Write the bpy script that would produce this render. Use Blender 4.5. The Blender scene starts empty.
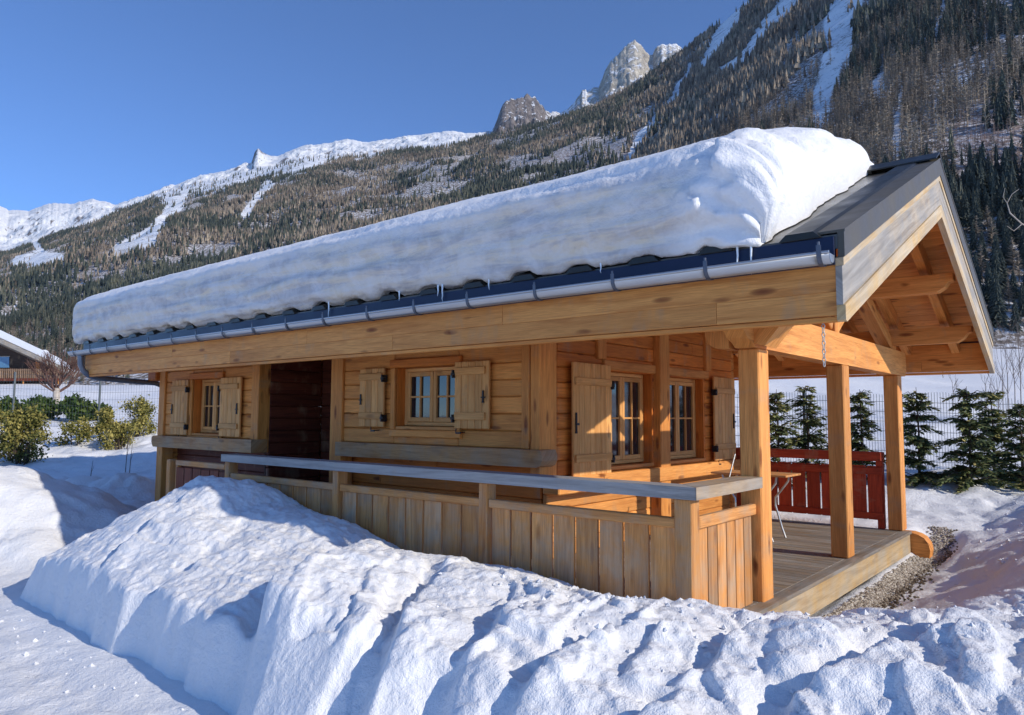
import bpy, math, random
import numpy as np
from mathutils import Vector, Matrix
random.seed(7)
rng = np.random.default_rng(11)
scene = bpy.context.scene
col = scene.collection

# ------------------------------------------------------------------ camera frame
FPX = 735.903
YAW, PITCH, ROLL = math.radians(39.65), math.radians(4.544), math.radians(0.287)
CAM = np.array([2.403, -4.9545, 1.53])
_f = np.array([-math.sin(YAW)*math.cos(PITCH), math.cos(YAW)*math.cos(PITCH), math.sin(PITCH)])
_r = np.cross(_f, [0, 0, 1.]); _r /= np.linalg.norm(_r); _u = np.cross(_r, _f)
_c, _s = math.cos(ROLL), math.sin(ROLL)
AX_R, AX_U, AX_F = _c*_r+_s*_u, -_s*_r+_c*_u, _f
FWD = np.array([-math.sin(YAW), math.cos(YAW)]); RGT = np.array([math.cos(YAW), math.sin(YAW)])

def W(px, py, d):
    """world point seen at a photo pixel, at distance d"""
    return CAM + d*(AX_F + AX_R*(px-512)/FPX - AX_U*(py-357.5)/FPX)
def PX(P):
    q = np.asarray(P, float)-CAM
    a, b, c = q@AX_R, q@AX_U, q@AX_F
    return 512+FPX*a/c, 357.5-FPX*b/c

# ------------------------------------------------------------------ noise
def _h(i, j, s):
    n = (i.astype(np.int64)*374761393 + j.astype(np.int64)*668265263 + s*144665) & 0x7fffffff
    n = ((n ^ (n >> 13))*1274126177) & 0x7fffffff
    return ((n ^ (n >> 16)) & 0xffff)/65535.0
def vnoise(x, y, s=0):
    x = np.asarray(x, float); y = np.asarray(y, float)
    i = np.floor(x); j = np.floor(y); fx = x-i; fy = y-j
    fx = fx*fx*fx*(fx*(fx*6-15)+10); fy = fy*fy*fy*(fy*(fy*6-15)+10)
    a = _h(i, j, s); b = _h(i+1, j, s); c = _h(i, j+1, s); d = _h(i+1, j+1, s)
    return (a*(1-fx)+b*fx)*(1-fy)+(c*(1-fx)+d*fx)*fy
def fbm(x, y, s=0, o=4, g=.5):
    t = 0; a = 1; n = 0
    for k in range(o):
        t = t+a*(vnoise(np.asarray(x)*2**k+17*k, np.asarray(y)*2**k-9*k, s+k)*2-1); n += a; a *= g
    return t/n
def ridged(x, y, s=0, o=4, g=.5):
    t = 0; a = 1; n = 0
    for k in range(o):
        t = t+a*(1-np.abs(vnoise(np.asarray(x)*2**k+5*k, np.asarray(y)*2**k+3*k, s+k)*2-1)); n += a; a *= g
    return t/n
def sstep(a, b, x):
    t = np.clip((np.asarray(x, float)-a)/(b-a), 0, 1); return t*t*(3-2*t)

# ------------------------------------------------------------------ objects and tags
def tag(o, label=None, cat=None, group=None, kind=None):
    if label: o['label'] = label
    if cat: o['category'] = cat
    if group: o['group'] = group
    if kind: o['kind'] = kind
    return o
def empty(name, loc=(0, 0, 0), rz=0.0):
    o = bpy.data.objects.new(name, None); col.objects.link(o)
    o.location = loc; o.rotation_euler = (0, 0, rz); o.empty_display_size = .2
    return o
def link(name, me, mat=None, parent=None):
    o = bpy.data.objects.new(name, me); col.objects.link(o)
    if mat is not None and len(me.materials) == 0: me.materials.append(mat)
    if parent is not None:
        o.parent = parent
        if parent.type == 'EMPTY':
            o.matrix_parent_inverse = Matrix.Translation(-Vector(parent.location))
    return o
def copy_tree(o, parent=None):
    c = o.copy(); col.objects.link(c); c.parent = parent
    for ch in o.children: copy_tree(ch, c)
    return c

class MB:
    """collects shapes; build() links them as one mesh object"""
    def __init__(s): s.v = []; s.f = []; s.uv = []; s.t = []; s.n = 0; s.sm = []
    def add(s, V, F, UV, tint=None, smooth=False):
        if tint is None: tint = random.uniform(.82, 1.12)
        for k, fc in enumerate(F):
            s.f.append([i+s.n for i in fc]); s.uv.append(UV[k]); s.t.append(tint); s.sm.append(smooth)
        s.v.extend(V); s.n += len(V)
    def obox(s, c, h, R=None, ch=.006, tint=None):
        h = np.array(h, float); c = np.array(c, float); ch = min(ch, .4*h.min())
        L = int(np.argmax(h)); o = [i for i in range(3) if i != L]
        off = (random.uniform(0, 60), random.uniform(0, 60))
        P = {}; V = []
        for sx in (-1, 1):
            for sy in (-1, 1):
                for sz in (-1, 1):
                    sg = np.array((sx, sy, sz))
                    for ax in range(3):
                        q = sg*(h-ch); q[ax] = sg[ax]*h[ax]
                        P[(sx, sy, sz, ax)] = len(V); V.append(q)
        V = np.array(V); F = []
        for ax in range(3):
            a, b = [i for i in range(3) if i != ax]
            for sg in (-1, 1):
                loop = []
                for (p, q) in ((-1, -1), (1, -1), (1, 1), (-1, 1)):
                    k = [0, 0, 0]; k[ax] = sg; k[a] = p; k[b] = q; loop.append(P[(*k, ax)])
                F.append((loop, ax))
            for p in (-1, 1):
                for q in (-1, 1):
                    k0 = [0, 0, 0]; k0[a] = p; k0[b] = q; k1 = list(k0); k0[ax] = -1; k1[ax] = 1
                    F.append(([P[(*k0, a)], P[(*k1, a)], P[(*k1, b)], P[(*k0, b)]], a))
        for sx in (-1, 1):
            for sy in (-1, 1):
                for sz in (-1, 1):
                    F.append(([P[(sx, sy, sz, 0)], P[(sx, sy, sz, 1)], P[(sx, sy, sz, 2)]], 0))
        faces = []; uvs = []
        for loop, ax in F:
            pts = V[loop]; n = np.cross(pts[1]-pts[0], pts[2]-pts[0])
            if n@pts.mean(0) < 0: loop = loop[::-1]; pts = V[loop]
            if ax == L: uvs.append([(p[o[0]]+off[0], p[o[1]]+off[1]) for p in pts])
            else:
                w = o[0] if ax == o[1] else o[1]
                uvs.append([(p[L]+off[0], p[w]+off[1]+(.37 if ax == o[1] else 0)) for p in pts])
            faces.append(loop)
        if R is not None: V = V@np.array(R).T
        s.add([tuple(q) for q in V+c], faces, uvs, tint)
    def box(s, x0, x1, y0, y1, z0, z1, ch=.006, tint=None):
        s.obox(((x0+x1)/2, (y0+y1)/2, (z0+z1)/2), (abs(x1-x0)/2, abs(y1-y0)/2, abs(z1-z0)/2), None, ch, tint)
    def bar(s, p0, p1, w, h, up=(0, 0, 1), ch=.006, tint=None):
        p0 = np.array(p0, float); p1 = np.array(p1, float); d = p1-p0; l = np.linalg.norm(d); d /= l
        sd = np.cross(d, up); sd /= np.linalg.norm(sd); u = np.cross(sd, d)
        s.obox((p0+p1)/2, (l/2, w/2, h/2), np.array([d, sd, u]).T, ch, tint)
    def prism(s, poly, axis, a0, a1, tint=None, long=None):
        """polygon in the two other axes extruded along axis (0 x, 1 y, 2 z)"""
        o = [i for i in range(3) if i != axis]; n = len(poly); off = (random.uniform(0, 60), random.uniform(0, 60))
        poly = [tuple(p) for p in poly]
        ar = sum(poly[i][0]*poly[(i+1) % n][1]-poly[(i+1) % n][0]*poly[i][1] for i in range(n))
        if ar < 0: poly = poly[::-1]
        V = []
        for a in (a0, a1):
            for p in poly:
                q = [0, 0, 0]; q[axis] = a; q[o[0]] = p[0]; q[o[1]] = p[1]; V.append(tuple(q))
        F = [list(range(n))[::-1], list(range(n, 2*n))]
        if axis == 1: F = [f[::-1] for f in F]
        for i in range(n):
            q = [i, (i+1) % n, n+(i+1) % n, n+i]
            F.append(q if axis != 1 else q[::-1])
        ext = [max(p[k] for p in poly)-min(p[k] for p in poly) for k in (0, 1)]
        if long is None: long = axis if abs(a1-a0) >= max(ext) else o[int(np.argmax(ext))]
        # grain direction inside the polygon: its longest edge
        e = max(((poly[(i+1) % n][0]-poly[i][0], poly[(i+1) % n][1]-poly[i][1]) for i in range(n)), key=lambda t: t[0]**2+t[1]**2)
        el = math.hypot(*e); e = (e[0]/el, e[1]/el)
        UV = []
        for f in F:
            r = []
            for i in f:
                p = V[i]; g = p[o[0]]*e[0]+p[o[1]]*e[1]; w = -p[o[0]]*e[1]+p[o[1]]*e[0]; a = p[axis]
                if long == axis: r.append((a+off[0], (g+.7*w)+off[1]))
                else: r.append((g+off[0], w+.9*a+off[1]))
            UV.append(r)
        s.add(V, F, UV, tint)
    def tube(s, pts, r, seg=8, tint=None, cap=True):
        pts = [np.array(p, float) for p in pts]; n = len(pts)
        r = [r]*n if not hasattr(r, '__len__') else r
        V = []; off = random.uniform(0, 50); prev = None
        for i in range(n):
            t = pts[min(i+1, n-1)]-pts[max(i-1, 0)]; t /= max(np.linalg.norm(t), 1e-9)
            if prev is None:
                a = np.cross(t, (0, 0, 1.) if abs(t[2]) < .9 else (1., 0, 0))
            else: a = prev-t*(prev@t)
            a /= max(np.linalg.norm(a), 1e-9); prev = a; b = np.cross(t, a)
            for k in range(seg):
                an = 2*math.pi*k/seg; V.append(tuple(pts[i]+r[i]*(math.cos(an)*a+math.sin(an)*b)))
        F = []; UV = []; L = 0
        for i in range(n-1):
            l2 = L+np.linalg.norm(pts[i+1]-pts[i])
            for k in range(seg):
                k2 = (k+1) % seg
                F.append([i*seg+k, i*seg+k2, (i+1)*seg+k2, (i+1)*seg+k])
                c = 2*math.pi*r[0]/seg
                UV.append([(L+off, k*c), (L+off, (k+1)*c), (l2+off, (k+1)*c), (l2+off, k*c)])
            L = l2
        s.add(V, F, UV, tint, True)
        if cap:
            s.add([V[i] for i in range(seg)], [list(range(seg))[::-1]], [[(0, 0)]*seg], tint)
            s.add(V[-seg:], [list(range(seg))], [[(0, 0)]*seg], tint)
    def tri(s, V, tint=None):
        n = len(V); s.add([tuple(v) for v in V], [list(range(n))], [[(v[0], v[1]) for v in V]], tint)
    def mesh(s, name):
        me = bpy.data.meshes.new(name); me.from_pydata(s.v, [], s.f)
        uv = me.uv_layers.new(name='uv'); uv.data.foreach_set('uv', np.array([c for f in s.uv for c in f], np.float32).ravel())
        at = me.attributes.new('tint', 'FLOAT', 'FACE'); at.data.foreach_set('value', np.array(s.t, np.float32))
        me.polygons.foreach_set('use_smooth', np.array(s.sm, bool)); me.update()
        return me
    def build(s, name, mat, parent=None): return link(name, s.mesh(name), mat, parent)

def np_mesh(name, V, F, smooth=True, attrs=None):
    """V (n,3), F (m,3|4) arrays; attrs {name: per-vertex floats}"""
    V = np.ascontiguousarray(V, np.float32); F = np.ascontiguousarray(F, np.int32); k = F.shape[1]
    me = bpy.data.meshes.new(name); me.vertices.add(len(V)); me.vertices.foreach_set('co', V.ravel())
    me.loops.add(F.size); me.loops.foreach_set('vertex_index', F.ravel())
    me.polygons.add(len(F)); me.polygons.foreach_set('loop_start', np.arange(0, F.size, k, dtype=np.int32))
    me.polygons.foreach_set('loop_total', np.full(len(F), k, np.int32))
    me.polygons.foreach_set('use_smooth', np.full(len(F), smooth, bool))
    for a, vals in (attrs or {}).items():
        t = me.attributes.new(a, 'FLOAT', 'POINT'); t.data.foreach_set('value', np.ascontiguousarray(vals, np.float32).ravel())
    me.update(); me.validate()
    return me
def grid_faces(nu, nv, flip=False):
    i = np.arange(nu-1)[:, None]*nv+np.arange(nv-1)[None, :]
    F = np.stack([i, i+nv, i+nv+1, i+1], -1).reshape(-1, 4)
    return F[:, ::-1] if flip else F

# ------------------------------------------------------------------ materials
class NT:
    def __init__(s, name):
        s.m = bpy.data.materials.new(name); s.m.use_nodes = True; s.t = s.m.node_tree; s.t.nodes.clear()
        s.out = s.n('ShaderNodeOutputMaterial'); s.b = s.n('ShaderNodeBsdfPrincipled')
        s.l(s.b.outputs[0], s.out.inputs['Surface'])
    def n(s, t, **k):
        x = s.t.nodes.new(t)
        for a, v in k.items(): setattr(x, a, v)
        return x
    def l(s, a, b): s.t.links.new(a, b)
    def val(s, inp, v):
        if isinstance(v, bpy.types.NodeSocket): s.l(v, inp)
        else: inp.default_value = v
    def uv(s, sc=(1, 1, 1), src='UV'):
        tc = s.n('ShaderNodeTexCoord'); mp = s.n('ShaderNodeMapping'); s.l(tc.outputs[src], mp.inputs[0]); mp.inputs['Scale'].default_value = sc
        return mp.outputs[0]
    def noise(s, vec, scale=1, detail=4, rough=.55, dist=0):
        x = s.n('ShaderNodeTexNoise'); s.l(vec, x.inputs['Vector'])
        x.inputs['Scale'].default_value = scale; x.inputs['Detail'].default_value = detail
        x.inputs['Roughness'].default_value = rough; x.inputs['Distortion'].default_value = dist
        return x.outputs[0]
    def ramp(s, fac, stops):
        x = s.n('ShaderNodeValToRGB'); s.l(fac, x.inputs[0]); e = x.color_ramp.elements
        while len(e) < len(stops): e.new(.5)
        for i, (p, c) in enumerate(stops):
            e[i].position = p; e[i].color = (*c, 1) if hasattr(c, '__len__') else (c, c, c, 1)
        return x.outputs[0]
    def mix(s, f, a, b, mode='MIX'):
        x = s.n('ShaderNodeMix', data_type='RGBA', blend_type=mode)
        s.val(x.inputs[0], f)
        for i, v in ((6, a), (7, b)):
            if isinstance(v, bpy.types.NodeSocket): s.l(v, x.inputs[i])
            else: x.inputs[i].default_value = (*v, 1) if len(v) == 3 else v
        return x.outputs[2]
    def math(s, op, a, b=0, clamp=False):
        x = s.n('ShaderNodeMath', operation=op); x.use_clamp = clamp
        s.val(x.inputs[0], a); s.val(x.inputs[1], b); return x.outputs[0]
    def attr(s, name):
        x = s.n('ShaderNodeAttribute'); x.attribute_name = name; return x.outputs['Fac']
    def bump(s, h, strength=.3, dist=.01, nrm=None):
        x = s.n('ShaderNodeBump'); s.l(h, x.inputs['Height']); x.inputs['Strength'].default_value = strength; x.inputs['Distance'].default_value = dist
        if nrm is not None: s.l(nrm, x.inputs['Normal'])
        return x.outputs[0]
    def fin(s, color=None, rough=None, normal=None, spec=None, metal=None):
        if color is not None:
            if isinstance(color, bpy.types.NodeSocket): s.l(color, s.b.inputs['Base Color'])
            else: s.b.inputs['Base Color'].default_value = (*color, 1)
        if rough is not None: s.val(s.b.inputs['Roughness'], rough)
        if normal is not None: s.l(normal, s.b.inputs['Normal'])
        if spec is not None: s.b.inputs['Specular IOR Level'].default_value = spec
        if metal is not None: s.b.inputs['Metallic'].default_value = metal
        return s.m

def wood(name, light, dark, knots=.5, weather=None, wamt=0.0, rough=.62, stain=None):
    w = NT(name)
    v1 = w.uv((1.1, 17, 1)); v2 = w.uv((5, 150, 1)); v3 = w.uv((.55, 2.2, 1)); v4 = w.uv((1, 1, 1))
    g = w.noise(v1, 1, 5, .6, .9)                       # growth rings along the board
    f = w.noise(v2, 1, 3, .6)                           # fine fibre
    b = w.noise(v3, 1, 3, .5)                           # broad patches
    c = w.ramp(g, [(.28, dark), (.42, tuple(.5*(a+d) for a, d in zip(light, dark))), (.54, light), (.85, tuple(min(1, a*1.12) for a in light))])
    c = w.mix(w.ramp(f, [(.35, 0.5), (.65, 0.0)]), c, tuple(.62*d for d in dark))
    c = w.mix(w.ramp(b, [(.35, .45), (.65, 0.0)]), c, tuple(.75*a for a in dark))
    if knots:
        vo = w.n('ShaderNodeTexVoronoi'); w.l(w.uv((2.0, 7.5, 1)), vo.inputs['Vector']); vo.inputs['Scale'].default_value = 1
        k = w.ramp(vo.outputs['Distance'], [(.06, 1.0), (.15, .7), (.23, 0.0)])
        sel = w.noise(v4, 1.9, 1); k = w.math('MULTIPLY', k, w.ramp(sel, [(.40, 0.0), (.47, 1.0)])); k = w.math('MULTIPLY', k, knots)
        c = w.mix(k, c, (dark[0]*.38, dark[1]*.3, dark[2]*.3))
    ck = w.ramp(w.noise(w.uv((.9, 85, 1)), 1, 3, .6, .3), [(.66, 0.0), (.72, .75)])          # drying checks along the grain
    c = w.mix(ck, c, tuple(.32*d for d in dark))
    st = w.ramp(w.noise(w.uv((3.1, 1.3, 1)), 1, 4, .65), [(.56, 0.0), (.72, .45)])             # weather stains
    c = w.mix(st, c, (.40, .27, .16))
    if weather:
        wn = w.noise(v4, 2.2, 5, .65); wr = w.ramp(wn, [(.5-wamt*.45, 0.0), (.75-wamt*.3, 1.0)])
        gw = w.ramp(g, [(.3, tuple(.55*a for a in weather)), (.7, weather)])
        c = w.mix(wr, c, gw)
    t = w.attr('tint'); tc = w.n('ShaderNodeCombineColor')
    for i in range(3): w.l(t, tc.inputs[i])
    c = w.mix(1.0, c, tc.outputs[0], 'MULTIPLY')
    h = w.math('ADD', w.math('MULTIPLY', g, .7), w.math('MULTIPLY', f, .5))
    return w.fin(c, rough, w.bump(h, .35, .006), .3)

def plain(name, c, rough=.5, metal=0.0, var=.15, scale=6, spec=.5, bump=.08):
    w = NT(name); v = w.uv((1, 1, 1), 'Object')
    n = w.noise(v, scale, 5, .6)
    cc = w.ramp(n, [(.3, tuple(a*(1-var) for a in c)), (.7, tuple(min(1, a*(1+var)) for a in c))])
    rr = w.ramp(n, [(.3, max(0, rough-.1)), (.7, min(1, rough+.1))])
    return w.fin(cc, rr, w.bump(n, bump, .004) if bump else None, spec, metal)

def snow_mat(name, bands=False, grain=1.0, dirt=.0, tint=(.81, .82, .84)):
    w = NT(name); v = w.uv((1, 1, 1), 'Object')
    n1 = w.noise(v, 5, 5, .62, .4); n2 = w.noise(v, 26, 4, .6); n3 = w.noise(v, 110, 2, .6)
    base = w.ramp(n1, [(.3, tuple(a*.95 for a in tint)), (.6, tint)])
    if bands:                                             # dirty layers on the broken front face, toned darker to deepen its shade
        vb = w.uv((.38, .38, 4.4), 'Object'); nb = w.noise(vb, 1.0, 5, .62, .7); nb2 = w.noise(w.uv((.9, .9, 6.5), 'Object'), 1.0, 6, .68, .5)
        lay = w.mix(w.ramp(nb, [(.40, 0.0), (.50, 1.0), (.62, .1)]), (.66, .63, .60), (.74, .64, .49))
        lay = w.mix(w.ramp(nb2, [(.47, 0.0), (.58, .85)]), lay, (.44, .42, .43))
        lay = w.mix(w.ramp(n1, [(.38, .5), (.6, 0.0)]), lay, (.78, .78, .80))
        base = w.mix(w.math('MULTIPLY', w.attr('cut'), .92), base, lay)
    if dirt:
        nd = w.noise(v, 1.6, 6, .7); base = w.mix(w.ramp(nd, [(.58, 0.0), (.75, dirt)]), base, (.55, .47, .38))
    h = w.math('ADD', w.math('ADD', w.math('MULTIPLY', n1, 1.0), w.math('MULTIPLY', n2, .55*grain)), w.math('MULTIPLY', n3, .22*grain))
    w.b.inputs['Subsurface Weight'].default_value = 0.0
    return w.fin(base, .55, w.bump(h, .55, .05*grain), .35)

M = {}
M['larch'] = wood('larch_wood', (.96, .415, .10), (.64, .215, .042), 1.0)
M['beam'] = wood('honey_beam_wood', (.95, .435, .12), (.62, .225, .050), 1.0)
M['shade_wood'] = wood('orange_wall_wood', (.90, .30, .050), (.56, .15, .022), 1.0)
M['shutter'] = wood('pale_shutter_wood', (.92, .49, .17), (.66, .29, .075), .6)
M['rail'] = wood('railing_board_wood', (.86, .42, .135), (.52, .20, .052), .6, (.54, .40, .27), .14)
M['cap'] = wood('grey_handrail_wood', (.52, .49, .44), (.20, .19, .18), .35, (.44, .43, .42), .7)
M['cap_sunlit'] = wood('sunlit_handrail_wood', (.56, .40, .23), (.34, .21, .10), .3, (.43, .38, .32), .45)  # handrail wood with warm sunlight mixed into its colour
M['deck'] = wood('deck_wood', (.34, .25, .15), (.18, .12, .065), .3, (.34, .32, .29), .45)
M['barge'] = wood('weathered_barge_wood', (.70, .58, .42), (.36, .25, .14), .5, (.40, .37, .33), .55)
M['yellow'] = wood('yellow_board_wood', (.74, .52, .25), (.54, .33, .12), .4, (.60, .52, .40), .35)
M['red'] = wood('red_stained_wood', (.62, .085, .028), (.34, .040, .014), .3)
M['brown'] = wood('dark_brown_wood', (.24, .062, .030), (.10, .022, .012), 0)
M['log'] = wood('weathered_sill_wood', (.68, .37, .14), (.40, .16, .045), .95, (.52, .36, .22), .25)
M['metal'] = plain('black_rib_metal', (.016, .017, .016), .4, .0, .1, 3, .4, 0)
M['metaltrim'] = plain('olive_grey_metal_trim', (.092, .080, .060), .45, 0, .08, 3, .4, 0)
M['roofsheet'] = plain('grey_roof_sheet', (.075, .072, .065), .30, 0, .15, 2, .5, 0)
M['blue'] = plain('dark_blue_eave_metal', (.008, .017, .055), .36, 0, .1, 2, .3, 0)
M['zinc'] = plain('zinc_gutter_metal', (.42, .44, .47), .36, .75, .06, .8, bump=0)
M['zincdark'] = plain('zinc_bracket_metal', (.10, .115, .15), .4, .5, .1, 4)
M['pipe'] = plain('grey_downpipe_metal', (.16, .19, .24), .3, .4, .1, 4)
M['iron'] = plain('black_iron', (.012, .012, .014), .5, 0, .2, 8)
M['glass'] = plain('dark_window_glass', (.012, .016, .022), .04, 0, .1, 2, .9)
M['curtain'] = plain('pale_window_curtain', (.55, .60, .68), .8, 0, .12, 9)
M['steel'] = plain('brushed_steel', (.55, .54, .50), .35, .6, .1, 9)
M['chain'] = plain('chain_steel', (.5, .49, .46), .4, .7, .1, 9)
M['fence'] = plain('dark_fence_wire', (.07, .085, .09), .5, 0, .1, 9)
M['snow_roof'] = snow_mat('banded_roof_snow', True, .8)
M['snow_bank'] = snow_mat('heaped_snow', False, 1.0, .08)
M['snow_ground'] = snow_mat('ground_snow', False, 1.0, .07)
M['snow_far'] = snow_mat('far_roof_snow', False, .6)

# ================================================================== THE CHALET
RY, SL, ZR = 3.68, .411, 4.215            # ridge line y, slope, ridge height (metal surface)
EY0, EY1 = .08, 7.28                       # eaves
XG, XL = 1.02, -11.38                      # gable edge, far end
def zt(y): return ZR-SL*abs(y-RY)
chalet = empty('wooden_chalet', (-5, 3.7, 0))
tag(chalet, 'wooden log chalet with porch, snow covered roof and slatted front railing', 'chalet')
def part(mb, name, mat, parent=None, label=None):
    o = mb.build(name, M[mat], parent or chalet)
    if label: o['label'] = label
    return o

def planks(mb, x0, x1, z0, z1, yf, th, holes=(), pitch=.187, axis=0, ch=.012, joints=True):
    """horizontal boards on a wall; axis 0: wall along x facing -y at yf; axis 1: along y facing +x at yf"""
    def put(c0, c1, za, zb):
        if c1-c0 < .01 or zb-za < .008: return
        if axis == 0: mb.box(c0+.001, c1-.001, yf, yf+th, za+.002, zb-.002, ch)
        else: mb.box(yf-th, yf, c0+.001, c1-.001, za+.002, zb-.002, ch)
    z = z0
    while z < z1-.01:
        zz = min(z+pitch, z1)
        segs = [(x0, x1)]
        for hx0, hx1, hz0, hz1 in holes:
            if zz > hz0+.005 and z < hz1-.005:
                n = []
                for a, b in segs:
                    if hx1 <= a or hx0 >= b: n.append((a, b)); continue
                    if hx0 > a: n.append((a, hx0))
                    if hx1 < b: n.append((hx1, b))
                segs = n
                put(hx0, hx1, z, hz0); put(hx0, hx1, hz1, zz)
        for a, b in segs:
            cuts = [a]
            if joints and b-a > 1.4 and random.random() < .55: cuts.append(random.uniform(a+.4, b-.4))
            cuts.append(b)
            for c0, c1 in zip(cuts, cuts[1:]): put(c0, c1, z, zz)
        z = zz

# ---- front walls (face y = 1.2)
b = MB(); planks(b, -5.61, -2.52, 1.18, 2.9, 1.2, .12, [(-4.6, -3.5, 1.36, 2.14)]); part(b, 'wall', 'larch')
b = MB(); planks(b, -10.66, -7.83, 1.16, 2.9, 1.2, .12, [(-9.70, -8.74, 1.18, 2.13)]); part(b, 'wall', 'larch')
b = MB(); planks(b, -10.8, -7.65, -.3, 1.0, 1.46, .08); part(b, 'lower_wall', 'brown')  # dark brown carries the shade under the overhanging wall
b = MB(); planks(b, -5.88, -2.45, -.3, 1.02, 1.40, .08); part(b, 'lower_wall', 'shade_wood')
for x0, x1, yf, z0 in ((-2.54, -2.432, 1.165, 1.182), (-5.86, -5.612, 1.165, 0.0), (-7.83, -7.63, 1.165, 0.96), (-10.87, -10.662, 1.165, -.35)):
    b = MB(); b.box(x0, x1, yf, yf+.2, z0, 2.92, .008); part(b, 'corner_post', 'larch')
b = MB()
b.prism([(-5.608, 1.0), (-2.26, 1.0), (-2.22, 1.02), (-2.19, 1.07), (-2.19, 1.12), (-2.21, 1.18), (-5.608, 1.18)], 1, 1.07, 1.34, .92)
part(b, 'sill_log', 'log')
b = MB()
b.prism([(-10.72, .965), (-7.57, .965), (-7.57, 1.158), (-10.74, 1.158), (-10.79, 1.12), (-10.79, 1.05), (-10.75, .985)], 1, 1.03, 1.3, 1.0)
part(b, 'sill_log', 'log')
# recessed entrance
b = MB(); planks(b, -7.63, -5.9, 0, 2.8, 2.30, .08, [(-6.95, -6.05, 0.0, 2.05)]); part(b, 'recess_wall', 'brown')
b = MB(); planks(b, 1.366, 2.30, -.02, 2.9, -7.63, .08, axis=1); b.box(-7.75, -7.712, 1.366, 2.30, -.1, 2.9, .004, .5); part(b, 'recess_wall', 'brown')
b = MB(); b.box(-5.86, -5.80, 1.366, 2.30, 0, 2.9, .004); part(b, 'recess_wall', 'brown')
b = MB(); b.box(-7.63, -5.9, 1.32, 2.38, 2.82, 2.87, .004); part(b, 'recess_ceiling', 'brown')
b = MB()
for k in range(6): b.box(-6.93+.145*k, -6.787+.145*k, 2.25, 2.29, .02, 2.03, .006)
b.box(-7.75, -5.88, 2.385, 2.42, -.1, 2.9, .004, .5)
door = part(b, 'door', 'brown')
b = MB(); b.box(-6.97, -6.93, 2.2, 2.34, 0, 2.07, .004); b.box(-6.062, -6.02, 2.2, 2.34, 0, 2.07, .004); part(b, 'door_frame', 'shade_wood', door)
b = MB(); b.box(-6.20, -6.17, 2.22, 2.25, .98, 1.12, .004); b.tube([(-6.185, 2.22, 1.05), (-6.185, 2.18, 1.05), (-6.30, 2.18, 1.05)], .01); part(b, 'handle', 'iron', door)
# other walls
b = MB(); planks(b, 1.37, 6.2, -.35, 3.0, -10.70, .12, axis=1); part(b, 'wall', 'larch', label='end wall on the far left side of the chalet')
b = MB(); planks(b, -10.8, -2.31, -.35, 2.95, 6.12, .12); part(b, 'wall', 'larch')

# ---- porch gable wall (face x = -2.31)
XW = -2.31
b = MB()
hol = [(2.47, 3.62, .92, 2.09), (3.92, 5.15, .92, 2.09)]
planks(b, 1.50, 6.15, .88, 2.75, XW, .12, hol, axis=1, pitch=.17)
z = 2.75
while z < 4.0:                       # the triangle under the roof
    half = (ZR-.22-(z+.085)-0)/SL
    if half > .2: b.box(XW-.12, XW, max(1.50, RY-half), min(6.15, RY+half), z+.002, z+.168, .012)
    z += .17
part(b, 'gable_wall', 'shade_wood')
b = MB(); planks(b, 1.4, 6.15, 0.0, .70, XW-.06, .06, axis=1, pitch=.175); part(b, 'lower_wall', 'beam')
b = MB(); b.box(XW-.1, XW+.12, 1.37, 6.15, .70, .88, .012); part(b, 'sill_log', 'beam')
b = MB(); b.box(XW-.1, XW+.035, 2.40, 5.25, 2.09, 2.20, .01); part(b, 'lintel', 'beam')
b = MB(); b.box(XW-.12, XW+.10, 3.64, 3.90, 0.0, 3.85, .01); part(b, 'stud', 'larch')
for y in (2.26, 5.14):
    b = MB(); b.box(XW-.1, XW+.05, y, y+.17, 2.202, 3.35, .01); part(b, 'stud', 'larch')
b = MB(); b.box(XW-.119, XW+.006, 1.18, 1.49, .882, 2.9, .008); part(b, 'corner_post', 'larch')
b = MB(); b.bar((XW+.06, 3.92, 2.72), (XW+.06, 4.35, 3.12), .10, .12, (1, 0, 0)); part(b, 'brace', 'larch')

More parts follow.
